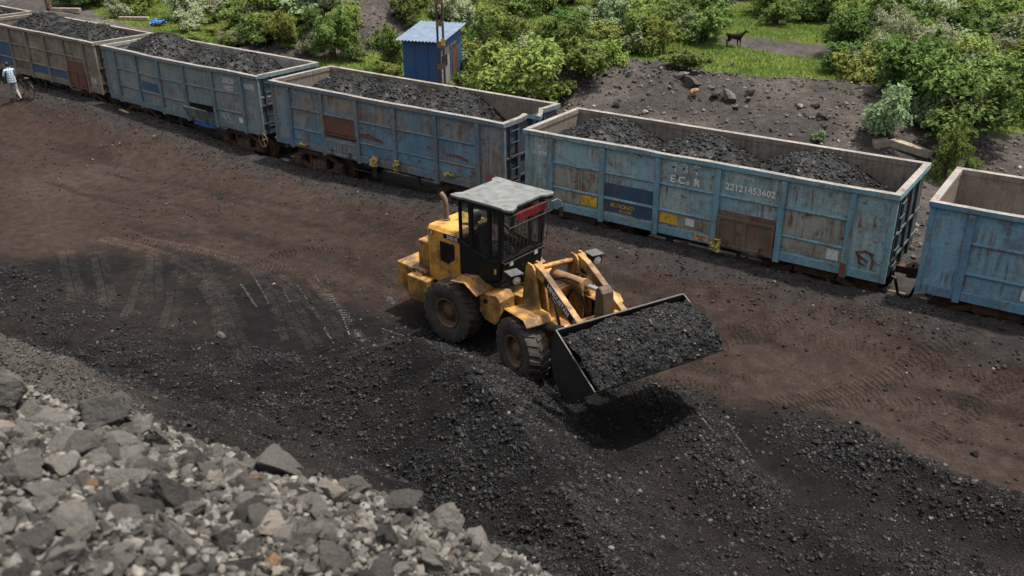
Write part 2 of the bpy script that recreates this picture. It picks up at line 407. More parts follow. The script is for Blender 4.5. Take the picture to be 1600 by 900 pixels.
def zland(x, y):
    x = np.asarray(x, float); y = np.asarray(y, float)
    yf = yfront(x); d = yf-y
    b = lin(x, [-60, -45, -30, -22, -16, -13, -9, -4, 0, 6, 9, 12, 20, 40], [0.6, 0.62, 0.75, 0.85, 0.72, 0.46, 0.42, 0.62, 0.92, 0.92, 0.85, 0.9, 0.9, 0.9])
    z = b*np.clip(1-sstep(0.1, 3.4, d), 0, 1)*sstep(-0.55, 0.0, d)
    rough = sstep(-3.0, 0.3, -d)*sstep(2.8, 0.6, np.abs(d))
    z = z+rough*0.14*(fbm(x*2.2, y*2.2, 5, 4)-0.5)
    yard = sstep(0.3, 1.5, d)
    z = z+yard*(0.10*(fbm(x*0.35, y*0.35, 3, 3)-0.5)+0.018*(fbm(x*4, y*4, 6, 3)-0.5))
    # ground past the rails
    far = sstep(3.2, 5.0, -d)
    z = z+far*(0.12+0.5*(fbm(x*0.12, y*0.12, 21, 3)-0.4)+0.16*(fbm(x*0.9, y*0.9, 22, 3)-0.5))
    for mx, my, sx, sy, h, ro in ((-4.6, 14.5, 5.2, 4.2, 1.9, 0.1), (4.2, 15.8, 5.0, 4.2, 1.8, 0.1), (-27.5, 21.5, 4.6, 4.6, 2.7, 0.0), (-58, 17, 8, 3, 0.9, 0.0), (-45, 13.5, 5, 2, 0.7, 0.0)):
        e = np.exp(-((x-mx)/sx)**2-((y-my)/sy)**2)
        z = z+far*h*e*(1+0.25*(fbm(x*1.3, y*1.3, 31, 4)-0.5))
    # the yard's dark heaps
    wob = 0.7*(fbm(x*0.8, y*0.8, 41, 3)-0.5)
    dd, hh = poly_dist(x, y, RIDGE)
    r1 = hh*np.clip(1-(dd+0.7*wob)/2.2, 0, 1)**1.05
    dd, hh = poly_dist(x, y, LUMPRIDGE); r2 = hh*np.clip(1-(dd+wob*0.4)/1.0, 0, 1)
    dd, hh = poly_dist(x, y, WIND); r3 = hh*np.clip(1-(dd+wob*0.5)/0.9, 0, 1)
    s = (x-10.6)*0.767+(-(y+10.1))*0.642     # past the line that bounds the brown slope at the lower right
    br = np.clip((s-0.35)*0.26, 0, 1.0)*sstep(9.2, 10.8, x)*sstep(-4.9, -6.6, y)
    left = 0.55*sstep(-8.9, -11.5, y)*sstep(1.5, -2.5, x)*(0.5+fbm(x*0.7, y*0.7, 51, 3))
    heap = np.maximum(np.maximum(r1, r2), np.maximum(r3, np.maximum(br, left)))
    hm = sstep(0.02, 0.25, heap)
    # the tall heaps the camera stands over
    s1 = y-ycrest(x)
    f = np.where(s1 < 0, zcrest(x)+np.minimum(0.42*(-s1), 2.0), zcrest(x)-1.15*np.clip(s1, 0, 3.6)-0.68*np.clip(s1-3.6, 0, 99))
    f = f+0.7*(fbm(x*0.5, y*0.5, 61, 3)-0.5)*sstep(1.5, 4.0, s1)
    s2 = y-yled(x)
    g = np.where(s2 < 0, zled(x)+0.20*(-s2), zled(x)-0.95*np.clip(s2, 0, 4)-0.7*np.clip(s2-4, 0, 99))+0.35*(fbm(x*0.9, y*0.9, 62, 3)-0.5)
    gully = 0.5*np.exp(-((x-3.4-0.15*(y+11))/0.5)**2)*sstep(-13.5, -12, y)
    tall = np.maximum(f, g)-gully*0.5
    tm = sstep(-0.1, 0.4, tall)
    z = z+heap+hm*(0.26*(fbm(x*1.5, y*1.5, 73, 3)-0.5)+0.15*(fbm(x*4.2, y*4.2, 71, 4)-0.5))
    z = np.maximum(z, tall+tm*(0.26*(fbm(x*1.4, y*1.4, 72, 4)-0.5)+0.12*(fbm(x*4, y*4, 74, 3)-0.5)+0.5*sstep(1.5, 3.5, s1)*(fbm(x*0.9, y*0.9, 75, 3)-0.5)))
    return z
def coal_edge(x): return lin(x, [-40, -11.7, -9.2, -6.9, -3.6, 0, 3, 6.7, 9, 10.7, 12, 14, 20], [-9.5, -9.2, -7.3, -6.0, -5.6, -5.6, -5.4, -4.9, -4.9, -4.6, -5.1, -5.2, -5.0])
GREEN_SPOTS = [(-30, 17, 9, 4, 1.0), (-40, 22, 10, 6, 1.0), (-22, 15, 5, 2.5, 0.9), (-4.0, 25, 6, 4.6, 1.5), (0, 24.5, 4, 3.0, 1.1), (7.6, 17.2, 3.2, 3.0, 1.3), (9.5, 12.0, 2.4, 2.2, 0.9), (-14, 19, 6, 6, 0.9), (-19, 26, 7, 6, 0.8), (-10, 33, 12, 6, 1.0), (-30, 32, 14, 9, 1.0), (11, 24, 6, 5, 0.9), (-50, 19, 7, 3, 0.8)]
BARE_SPOTS = [(3.0, 19.0, 4.0, 3.4, 1.6), (-4.6, 13.5, 6.5, 4.8, 1.8), (3.0, 13, 5.0, 3.8, 1.5), (-27.5, 20.5, 5.0, 6.0, 2.0), (-4.5, 31.5, 7, 2.6, 1.4), (-55, 16, 9, 3.2, 1.3), (-44, 13.0, 6, 2.2, 1.2), (-10.5, 14, 2.0, 3.0, 0.9), (12.5, 16, 2.2, 4, 1.2), (-24.5, 17, 2.2, 3.0, 1.0)]
def greenness(x, y):
    g = 0.35*sstep(16, 26, y)
    for cx, cy, sx, sy, a in GREEN_SPOTS: g = g+a*np.exp(-((x-cx)/sx)**2-((y-cy)/sy)**2)
    for cx, cy, sx, sy, a in BARE_SPOTS: g = g-a*np.exp(-((x-cx)/sx)**2-((y-cy)/sy)**2)
    g = g+0.9*(fbm(x*0.45, y*0.45, 81, 4)-0.5)
    return sstep(0.28, 0.55, g)*sstep(3.6, 5.0, y-yfront(x))
def tint(x, y):
    """what each patch of ground is made of"""
    n = lambda f, s, o=4: fbm(x*f, y*f, s, o)[:, None]
    brown = np.array([0.0455, 0.030, 0.0245]); brown2 = np.array([0.056, 0.040, 0.033]); grey = np.array([0.05, 0.046, 0.045])
    coal = np.array([0.0125, 0.012, 0.0118]); coalbrown = np.array([0.026, 0.0205, 0.018])
    c = brown+(brown2-brown)*sstep(0.35, 0.65, n(0.25, 1))
    streakf = fbm(x*0.25+y*0.1, y*1.6, 9, 4)[:, None]
    c = c+(coalbrown*0.9-c)*0.6*sstep(0.52, 0.7, streakf)
    d = (yfront(x)-y)
    k = sstep(1.7, 0.6, d+1.4*(fbm(x*1.2, y*1.2, 11, 3)-0.5))[:, None]
    c = c+(np.array([0.046, 0.042, 0.041])-c)*0.85*k
    e = coal_edge(x)-y+1.6*(fbm(x*0.6, y*0.6, 12, 4)-0.5)
    k = sstep(-0.6, 0.9, e)[:, None]
    cc = coal+(coalbrown-coal)*sstep(0.45, 0.68, n(0.55, 13))*0.8
    c = c+(cc-c)*k
    # reworked brown slopes low on the right and under the tall heaps
    s = (x-10.6)*0.767+(-(y+10.1))*0.642
    k = (sstep(0.3, 1.0, s+0.8*(fbm(x*0.7, y*0.7, 14, 3)-0.5))*sstep(-5.8, -7.0, y)*sstep(9, 10.5, x))[:, None]
    c = c+(np.array([0.042, 0.033, 0.029])-c)*k*0.8
    s1 = y-ycrest(x); c_ = 0; k = 0.55*(sstep(2.2, 1.2, np.abs(s1-5.4+1.6*(fbm(x*0.5, y*0.5, 15, 3)-0.5)))*sstep(9.5, 7, x))[:, None]
    c = c+(np.array([0.036, 0.029, 0.025])-c)*k*0.9
    z = zland(x, y)
    k = (sstep(3.7, 4.5, z+0.8*(fbm(x*0.9, y*0.9, 16, 3)-0.5))*sstep(-14, -15, y))[:, None]
    c = c+(np.array([0.10, 0.088, 0.074])-c)*k
    far = sstep(3.0, 4.2, -d)[:, None]
    rub = np.array([0.058, 0.051, 0.047])+(np.array([0.088, 0.075, 0.066])-np.array([0.058, 0.051, 0.047]))*sstep(0.4, 0.65, n(0.5, 17))
    c = c+(rub-c)*far
    gr = greenness(x, y)[:, None]
    gc = np.array([0.10, 0.135, 0.022])+(np.array([0.055, 0.10, 0.015])-np.array([0.10, 0.135, 0.022]))*sstep(0.35, 0.65, n(0.4, 18))
    return c+(gc-c)*gr*0.92

def axis(parts):
    a = [np.arange(p, q, st) for p, q, st in parts]; return np.concatenate(a+[[parts[-1][1]]])
gx = axis([(-700, -100, 60), (-100, -62, 2), (-62, -16, 0.3), (-16, -11, 0.16), (-11, 18, 0.085), (18, 26, 0.4), (26, 60, 3), (60, 700, 60)])
gy = axis([(-700, -60, 60), (-60, -24, 4), (-24, -20, 0.3), (-20, 1.5, 0.085), (1.5, 4, 0.2), (4, 34, 0.3), (34, 70, 1.0), (70, 130, 4), (130, 900, 60)])
XX, YY = np.meshgrid(gx, gy, indexing='ij'); X1 = XX.ravel(); Y1 = YY.ravel()
Z1 = zland(X1, Y1)
ni, nj = len(gx), len(gy)
ii = np.arange(ni-1)[:, None]*nj+np.arange(nj-1)[None]
F1 = np.stack([ii, ii+nj, ii+nj+1, ii+1], -1).reshape(-1, 4)
ground = npmesh('ground', np.stack([X1, Y1, Z1], -1), F1, GROUND, {'tint': tint(X1, Y1)}, smooth=True)
tag(ground, kind='structure')

# ------------------------------------------------------------------ tyre tracks: lug prints pressed into the dirt
TRK = [[(-9.5, -6.4), (-6.2, -5.6), (-3.4, -6.3), (-1.2, -7.6), (0.4, -8.6)], [(-10.5, -7.0), (-7.2, -6.6), (-4.6, -7.3), (-2.4, -8.6)], [(-5.4, -5.6), (-3.0, -6.8), (-0.9, -8.3)], [(-3.2, -5.4), (-0.9, -6.6), (0.5, -7.9)], [(-8.3, -6.7), (-5.5, -8.7)], [(-6.6, -6.4), (-4.6, -7.5), (-2.4, -9.0)], [(-10.5, -8.1), (-6.4, -10.2)], [(-9.7, -7.6), (-5.9, -9.7)], [(-7.4, -7.6), (-4.9, -9.8)], [(-6.6, -7.1), (-3.6, -9.7)],
       [(-5.9, -7.0), (-3.4, -8.2), (-1.2, -9.4)], [(-4.2, -5.9), (-1.7, -6.6), (0.5, -7.8)],
       [(-0.4, -3.0), (-2.2, -3.0), (-4.2, -3.7), (-5.3, -5.1), (-5.2, -7.1)], [(-0.5, -0.9), (-3.6, -1.2), (-7.0, -1.7), (-10.4, -2.4), (-14.5, -4.2)],
       [(0.6, -4.4), (-1.6, -4.3), (-3.3, -4.6), (-5.0, -5.9)], [(0.6, -3.2), (-3, -2.3), (-8, -3.1), (-12, -5.2)],
       [(13.2, 0.2), (11.9, -0.9), (10.7, -3.0), (9.3, -4.7)], [(10.8, -0.7), (9.4, -1.2), (8.5, -1.8), (7.4, -3.0)], [(12.6, -0.4), (11.8, -1.4), (11.1, -2.6), (9.8, -4.6)],
       [(15.4, -0.6), (13.4, -1.3), (12.6, -2.9), (12.2, -4.3)], [(-5.3, -0.8), (-0.3, -1.3), (2.9, -1.6), (6, -1.5)],
       [(7.6, -2.0), (9.0, -2.7), (10.6, -3.4), (13, -3.5)], [(8.6, -4.6), (6.5, -5.4), (4.8, -5.7)], [(13.8, -3.0), (14.6, -3.9), (15.4, -4.4)], [(9.2, -3.9), (7.4, -4.2), (5.5, -3.4), (3.0, -2.9)], [(14.8, -1.8), (12.2, -1.9), (9.5, -2.0), (6.5, -2.6)], [(15.3, -2.5), (12.6, -2.5), (10.4, -3.9)]]
tv = []; tf = []
for k, pl in enumerate(TRK):
    pts = np.array(pl, float)
    # smooth the course
    for _ in range(3):
        if len(pts) > 2:
            q = [pts[0]]
            for a, b in zip(pts[:-1], pts[1:]): q += [a*0.75+b*0.25, a*0.25+b*0.75]
            q.append(pts[-1]); pts = np.array(q)
    seg = np.hypot(*(pts[1:]-pts[:-1]).T); cum = np.r_[0, np.cumsum(seg)]
    s = np.arange(0.1, cum[-1], 0.128)
    px = np.interp(s, cum, pts[:, 0]); py = np.interp(s, cum, pts[:, 1])
    tx = np.gradient(px); ty = np.gradient(py); ln = np.hypot(tx, ty)+1e-9; tx /= ln; ty /= ln
    for side in (-1, 1):
        for i in range(len(s)):
            if vnoise(np.array([px[i]*0.9]), np.array([py[i]*0.9+side]), 5)[0] < (0.10 if k < 13 else 0.28): continue
            L0, L1 = 0.012*side, (0.21+0.04*random.random())*side; sk = 0.05
            j = random.uniform(-0.012, 0.012); w = 0.026+0.010*random.random(); h = (0.017 if k > 12 else 0.03)+0.012*random.random()
            def pt(l, f): return (px[i]-ty[i]*l+tx[i]*(f+j), py[i]+tx[i]*l+ty[i]*(f+j))
            b = len(tv); c4 = [pt(L0, -w), pt(L0, w), pt(L1, sk+w), pt(L1, sk-w)]; cm = [pt(L0*1.5, 0.0), pt(L1*0.9, sk*0.9)]
            for q in c4: tv.append((*q, -0.012))
            for q in cm: tv.append((*q, h))
            tf += [(b, b+1, b+4), (b+1, b+2, b+5), (b+1, b+5, b+4), (b+2, b+3, b+5), (b+3, b, b+4), (b+3, b+4, b+5)]
tv = np.array(tv); tz = zland(tv[:, 0], tv[:, 1]); hv = tv[:, 2].copy(); tv[:, 2] += tz
tt = tint(tv[:, 0], tv[:, 1])*(1.15+0.85*sstep(1.0, 0.0, tv[:, 0])*sstep(-4.5, -6.0, tv[:, 1]))[:, None]+(np.array([0.012, 0.011, 0.010])*sstep(0.5, -0.5, tv[:, 0])[:, None]*sstep(-4.5, -6.0, tv[:, 1])[:, None])
tag(npmesh('tyre_tracks', tv, np.array(tf), GROUND, {'tint': tt}), kind='structure')
# pale ash scraped into thin streaks
SCR = [[(-5.0, -6.0), (-3.2, -7.0), (-1.2, -8.3)], [(-4.3, -5.8), (-2.2, -7.0)], [(-3.3, -5.9), (-0.8, -7.3), (0.2, -8.0)], [(-3.2, -5.3), (-1.3, -6.3), (0.7, -7.8)], [(-2.2, -5.9), (-0.4, -6.8), (0.8, -7.6)],
       [(-1.7, -5.3), (-0.9, -5.1), (-0.2, -5.4)], [(0.2, -6.6), (1.1, -6.6)], [(-1.8, -3.9), (-1.4, -3.6)], [(-4.6, -6.7), (-3.0, -7.5)], [(-3.4, -3.9), (-2.7, -3.6)], [(-2.6, -5.7), (-0.6, -6.6), (0.6, -7.5)], [(7.6, -5.5), (8.8, -6.4)], [(8.3, -5.3), (9.6, -6.5)]]
pp = []; ps = []
for k, pl in enumerate(SCR):
    pts = np.array(pl, float); seg = np.hypot(*(pts[1:]-pts[:-1]).T); cum = np.r_[0, np.cumsum(seg)]
    n = int(cum[-1]*(420 if k in (3, 4, 5, 10) else 150)); s = rng.random(n)*cum[-1]
    keep = vnoise(s*2.3, np.full(n, k*3.1), 8) > 0.42; s = s[keep]
    wd = 0.012 if k not in (4, 5, 10) else 0.06
    px = np.interp(s, cum, pts[:, 0])+rng.normal(0, wd, len(s)); py = np.interp(s, cum, pts[:, 1])+rng.normal(0, wd, len(s))
    pp.append(np.stack([px, py, zland(px, py)], -1)); ps.append(0.005+0.012*rng.random(len(s))**2)
pp = np.concatenate(pp); ps = np.concatenate(ps)
V, F, Sh = scatter(pp, ps, rng)
V[:, 2] = zland(V[:, 0], V[:, 1])+(V[:, 2]-zland(V[:, 0], V[:, 1]))*0.45+0.004
tag(npmesh('ash_crumbs', V, F, plain('pale_ash', (0.095, 0.088, 0.08), 0.95, 0.05, var=0.3)), kind='stuff')

# ------------------------------------------------------------------ loose coal and rubble
def in_view(x, y, m=60):
    d = np.stack([x-CP[0], y-CP[1], zland(x, y)-CP[2]], -1) @ CR
    u = 800+CF*d[:, 0]/-d[:, 2]; v = 450-CF*d[:, 1]/-d[:, 2]
    return (d[:, 2] < -0.5) & (u > -m) & (u < 1600+m) & (v > -m) & (v < 900+m)
def coal_density(x, y):
    e = sstep(-0.4, 0.8, coal_edge(x)-y+1.3*(fbm(x*0.6, y*0.6, 12, 4)-0.5))
    d1, _ = poly_dist(x, y, RIDGE); d2, _ = poly_dist(x, y, LUMPRIDGE); d3, _ = poly_dist(x, y, WIND)
    m = 0.05+0.95*sstep(2.3, 1.5, d1)+1.1*sstep(1.2, 0.5, d2)+0.9*sstep(1.2, 0.4, d3)
    low = sstep(-6.2, -7.6, y)*sstep(6.6, 8.2, x)*0.65
    lft = sstep(-8.6, -9.8, y-0.15*x)*0.55*sstep(3, 0, x)
    m = np.maximum(m, np.maximum(low, lft))
    s = (x-10.6)*0.767+(-(y+10.1))*0.642
    m = m*(1-0.75*sstep(0.4, 1.0, s)*sstep(1.6, 2.2, d2))
    s1 = y-ycrest(x); m = np.maximum(m, 0.35*sstep(9, 7.5, x)*sstep(7.5, 6.5, s1)); m = m*(1-0.45*sstep(1.8, 0.9, np.abs(s1-5.0))*sstep(8.5, 6.5, x))
    m = np.maximum(m, 0.3)
    m = m*(0.35+0.8*sstep(0.38, 0.6, fbm(x*0.9, y*0.9, 91, 4)))*(0.45+0.9*sstep(0.35, 0.6, fbm(x*4, y*4, 92, 3)))
    # driven flat: hardly a lump left
    flat = sstep(-9.3, -8.7, y-0.10*np.minimum(x+4, 0)+0.5*(fbm(x*0.9, y*0.9, 94, 3)-0.5))*sstep(2.2, 0.8, x+0.6*(y+8))
    flat = np.maximum(flat, 0.8*sstep(6.6, 7.4, x)*sstep(-7.9, -7.2, y-0.1*(x-7))*sstep(1.0, 1.5, d2)*sstep(0.7, 1.1, d3))
    m = m*(1-0.93*flat)*sstep(4.6, 3.9, zland(x, y))
    return e*m
def spread(n, x0, x1, y0, y1, dens, m=170):
    x = rng.uniform(x0, x1, n); y = rng.uniform(y0, y1, n)
    k = in_view(x, y, m); x = x[k]; y = y[k]
    k = rng.random(len(x)) < dens(x, y); return x[k], y[k]
def embed(x, y, sz, sink=0.2): return np.stack([x, y, zland(x, y)+sz*sink], -1)
x, y = spread(1000000, -12, 16, -15.5, -4.3, coal_density)
sz = np.where(rng.random(len(x)) < 0.07, 0.018+0.045*rng.random(len(x))**2.2, 0.0065+0.0125*rng.random(len(x))**1.5)*(0.75+0.5*fbm(x*0.7, y*0.7, 93, 2))
V, F, Sh = scatter(embed(x, y, sz), sz, rng)
tag(npmesh('coal_crumbs', V, F, COAL, {'shade': Sh}), kind='stuff')
# crumbs along the rails and thinly over the yard
x, y = spread(300000, -36, 17, -6.5, 3, lambda x, y: 0.6*sstep(2.3, 0.3, yfront(x)-y+0.9*(fbm(x, y, 95, 3)-0.5))*sstep(-0.2, 0.1, yfront(x)-y)*(0.3+fbm(x*1.2, y*1.2, 96, 3))+0.11*sstep(0.3, 0.7, fbm(x*0.7, y*1.4, 99, 4)))
sz = 0.006+0.05*rng.random(len(x))**7
V, F, Sh = scatter(embed(x, y, sz), sz, rng)
tag(npmesh('trackside_crumbs', V, F, mat_lump('trackside_crumb', (0.012, 0.0115, 0.011), (0.036, 0.032, 0.029), (0.22, 0.18, 0.15), 0.9, 0.08), {'shade': Sh}), kind='stuff')
# gravelly rubble past the rails
x, y = spread(60000, -30, 14, 4, 24, lambda x, y: (0.75-0.7*greenness(x, y))*sstep(3.3, 4.0, y-yfront(x))*(0.25+fbm(x*0.7, y*0.7, 97, 3)))
sz = 0.02+0.10*rng.random(len(x))**5
V, F, Sh = scatter(embed(x, y, sz), sz, rng)
tag(npmesh('rubble_gravel', V, F, mat_lump('far_rubble', (0.04, 0.036, 0.034), (0.085, 0.073, 0.065), (0.32, 0.25, 0.2), 0.95, 0.06), {'shade': Sh}), kind='stuff')
# rubble of the near heap
def near_dens(x, y):
    z = zland(x, y); return sstep(3.9, 4.4, z+0.5*(fbm(x, y, 98, 3)-0.5))*sstep(1.2, 0.2, np.minimum(y-ycrest(x), y-yled(x)))*0.95
x, y = spread(330000, -6, 15.5, -21.5, -15, near_dens, 520)
dist = np.sqrt((x-CP[0])**2+(y-CP[1])**2+(zland(x, y)-CP[2])**2)
sz = 0.006+0.046*rng.random(len(x))**3.6
led = sstep(1.6, 0.9, y-yled(x))*sstep(7.6, 6.6, x)*sstep(-17.6, -17.0, y); sz = sz*(1-0.5*led); shd = rng.random(len(x))*(1-0.5*led); big = sz > 0.019
V, F, Sh = scatter(embed(x[~big], y[~big], sz[~big], 0.35), sz[~big], rng, None, shd[~big])
V2, F2, S2 = scatter(embed(x[big], y[big], sz[big], 0.3), sz[big]*1.1, rng, ROCKS, shd[big])
V, F, Sh = np.concatenate([V, V2]), np.concatenate([F, F2+len(V)]), np.concatenate([Sh, S2])
tag(npmesh('heap_rubble', V, F, RUBBLE, {'shade': Sh}), kind='stuff')

# stones and lumps one can count
def rock_meshes(mat, n, seed, base=ICO3):
    out = []
    for i in range(n):
        V, F = rock(seed+i, base, 15, 0.4, 0.8, 0.4)
        nn = sum((fbm(V[:, a]*f+i*7, V[:, b]*f+3*i, 7+a, 3)-0.5)*w for a, b in ((0, 1), (1, 2), (2, 0)) for f, w in ((2.2, 0.16), (6.0, 0.09)))
        V = V*(1+nn)[:, None]+0.02*np.sin(V[:, [1, 2, 0]]*5+i)
        o = npmesh('stone_shape', V, F, mat); me = o.data; bpy.data.objects.remove(o)
        out.append(me)
    return out
RM = {'grey': rock_meshes(STONE, 10, 500, ICO4), 'dark': rock_meshes(STONED, 6, 540, ICO4), 'coal': rock_meshes(COALROCK, 8, 560, ICO2), 'pale': rock_meshes(STONEP, 3, 600), 'orange': rock_meshes(STONEO, 2, 620)}
def put_rock(name, kind, x, y, r, label, cat, group=None, sink=0.25, flat=0.8, rz=None, k=None, z=None):
    me = RM[kind][random.randrange(len(RM[kind])) if k is None else k % len(RM[kind])]
    o = bpy.data.objects.new(name, me); COL.objects.link(o)
    o.rotation_euler = (random.uniform(-0.5, 0.5), random.uniform(-0.5, 0.5), random.uniform(0, 6.28) if rz is None else rz)
    o.scale = (r*random.uniform(0.85, 1.2), r*random.uniform(0.8, 1.1), r*flat*random.uniform(0.8, 1.15))
    zz = float(zland(np.array([x]), np.array([y]))[0]) if z is None else z
    o.location = (x, y, zz+r*sink)
    return tag(o, label, cat, group)
def on_ground(u, v, z0=0.0):
    """where the photograph's pixel meets the land, marching along its ray"""
    d = CR @ np.array([(u-800)/CF, -(v-450)/CF, -1.0])
    t = np.linspace(2, 112, 441)
    for _ in range(2):
        p = CP[None]+t[:, None]*d[None]; k = max(1, int(np.argmax(p[:, 2] < zland(p[:, 0], p[:, 1]))))
        t = np.linspace(t[k-1], t[k], 25)
    return p[k]

# ------------------------------------------------------------------ writing
BOW = {}
def ride(M, parent):
    if parent is not None and parent in BOW: return Matrix.Translation((0, BOW[parent](M.translation.x)-0.011, 0)) @ M
    return M
def lettering(name, body, size, M, mat, parent, sx=1.0, ext=0.003, spacing=1.0):
    M = ride(M, parent)
    cu = bpy.data.curves.new('writing', 'FONT'); cu.body = body; cu.size = size; cu.extrude = ext; cu.align_x = 'CENTER'; cu.space_character = spacing
    cu.resolution_u = 2; cu.offset = size*0.016
    o = bpy.data.objects.new('writing', cu); COL.objects.link(o)
    dg = bpy.context.evaluated_depsgraph_get(); dg.update()
    me = bpy.data.meshes.new_from_object(o.evaluated_get(dg)); bpy.data.objects.remove(o); bpy.data.curves.remove(cu)
    me.transform(Matrix.Diagonal((sx, 1, 1, 1))); me.transform(M)
    me.materials.clear(); me.materials.append(mat)
    r = bpy.data.objects.new(name, me); COL.objects.link(r)
    if parent: r.parent = parent
    return r
def face_y(x, y, z, tilt=0.0):
    """upright on a face that looks towards -y, reading left to right along +x"""
    return Matrix.Translation((x, y, z)) @ Matrix.Rotation(tilt, 4, 'Y') @ Matrix.Rotation(rad(90), 4, 'X')
def strokes(name, lines, w, M, mat, parent, t=0.004):
    g = G(ride(M, parent))
    for ln in lines:
        for (x0, y0), (x1, y1) in zip(ln[:-1], ln[1:]):
            d = Vector((x1-x0, y1-y0)); l = d.length
            if l < 1e-6: continue
            d /= l; n = Vector((-d.y, d.x))*w/2; e = d*w*0.35
            a, b = Vector((x0, y0))-e, Vector((x1, y1))+e
            g.prism([tuple(a-n), tuple(b-n), tuple(b+n), tuple(a+n)], 0, t, 'z')
    return g.build(name, mat, parent)
def arc(cx, cy, rx, ry, a0, a1, n=10): return [(cx+rx*math.cos(rad(a0+(a1-a0)*i/n)), cy+ry*math.sin(rad(a0+(a1-a0)*i/n))) for i in range(n+1)]
PA = [[(0, 1), (0.75, 1)], [(0.6, 1), (0.6, 0)], [(0.12, 1), (0.12, 0.62)]+arc(0.36, 0.62, 0.24, 0.2, 180, 360)]
TA = [[(0, 1), (0.75, 1)], [(0.6, 1), (0.6, 0)], arc(0.36, 0.3, 0.26, 0.26, 95, 250)[::1], [(0.34, 0.56), (0.6, 0.56)]]
RE = [[(0, 1), (0.75, 1)], [(0.45, 1)]+arc(0.3, 0.72, 0.22, 0.2, 20, -120)+[(0.55, 0.02)], [(0.42, 1.04), (0.3, 1.22), (0.12, 1.32)]]
def shift(ls, dx, s, dy=0): return [[(dx+x*s, dy+y*s) for x, y in l] for l in ls]

# ------------------------------------------------------------------ coal wagons
WL, WW, ZT, ZB = 10.166, 2.92, 3.30, 1.135
POSTS = [0.91, 2.55, 4.19, 5.85, 7.53, 9.16]
BAYS = list(zip([0.09]+POSTS, POSTS+[WL-0.09]))
ROWS = {0: (2.50, 3.16), 1: (1.79, 2.46), 2: (1.36, 1.75)}
PALE = mat_wagon('pale_blue_wagon_paint', (0.185, 0.32, 0.355), (0.27, 0.345, 0.335), 0.6, 0.45, seed=1)
PALED = mat_wagon('pale_blue_frame_paint', (0.10, 0.24, 0.315), (0.18, 0.285, 0.31), 0.45, 0.3, seed=2)
TAN_W = mat_wagon('brown_streaked_paint', (0.27, 0.215, 0.15), (0.165, 0.145, 0.115), 0.95, 0.8, seed=3)
TAN_F = mat_wagon('brown_frame_paint', (0.215, 0.195, 0.15), (0.15, 0.14, 0.115), 0.5, 0.45, seed=4)
GREYB = mat_wagon('grey_blue_paint', (0.13, 0.195, 0.22), (0.20, 0.215, 0.20), 0.5, 0.65, seed=5)
GREYF = mat_wagon('grey_blue_frame_paint', (0.09, 0.165, 0.205), (0.155, 0.19, 0.195), 0.4, 0.45, seed=6)
PATCH = mat_wagon('patched_blue_paint', (0.225, 0.205, 0.175), (0.12, 0.20, 0.245), 0.7, 0.6, seed=7)
PATCHB = mat_wagon('strong_blue_paint', (0.055, 0.17, 0.28), (0.13, 0.215, 0.255), 0.65, 0.5, seed=8)
PATCHF = mat_wagon('patched_frame_paint', (0.07, 0.15, 0.215), (0.17, 0.165, 0.15), 0.5, 0.45, seed=9)
BLUEW = mat_wagon('bright_blue_wagon_paint', (0.11, 0.255, 0.35), (0.185, 0.305, 0.365), 0.5, 0.4, seed=10)
BLUEF = mat_wagon('bright_blue_frame_paint', (0.065, 0.185, 0.29), (0.14, 0.24, 0.30), 0.45, 0.3, seed=11)
NAVY = mat_wagon('navy_panel_paint', (0.022, 0.055, 0.10), (0.03, 0.07, 0.12), 0.35, 0.5, seed=12)
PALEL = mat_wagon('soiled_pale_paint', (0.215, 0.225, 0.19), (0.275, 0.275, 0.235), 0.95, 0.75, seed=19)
DBLUE = mat_wagon('deep_blue_panel_paint', (0.022, 0.075, 0.16), (0.04, 0.09, 0.15), 0.15, 0.35, seed=13)
REDBR = mat_wagon('red_brown_panel_paint', (0.155, 0.055, 0.033), (0.12, 0.05, 0.033), 0.5, 0.4, seed=14)
RUSTD = mat_wagon('rusted_door_steel', (0.115, 0.07, 0.045), (0.16, 0.125, 0.09), 1.0, 0.8, seed=15)
INBR = mat_wagon('worn_brown_lining', (0.165, 0.132, 0.105), (0.225, 0.192, 0.158), 0.5, 0.55, (0.12, 0.07, 0.055), seed=16, r=0.75)
INGR = mat_wagon('worn_grey_lining', (0.26, 0.25, 0.225), (0.33, 0.32, 0.295), 0.15, 0.55, seed=17, r=0.75)
RIMW = mat_wagon('bare_rim_paint', (0.27, 0.235, 0.205), (0.19, 0.18, 0.165), 0.6, 0.5, (0.13, 0.08, 0.055), seed=18)

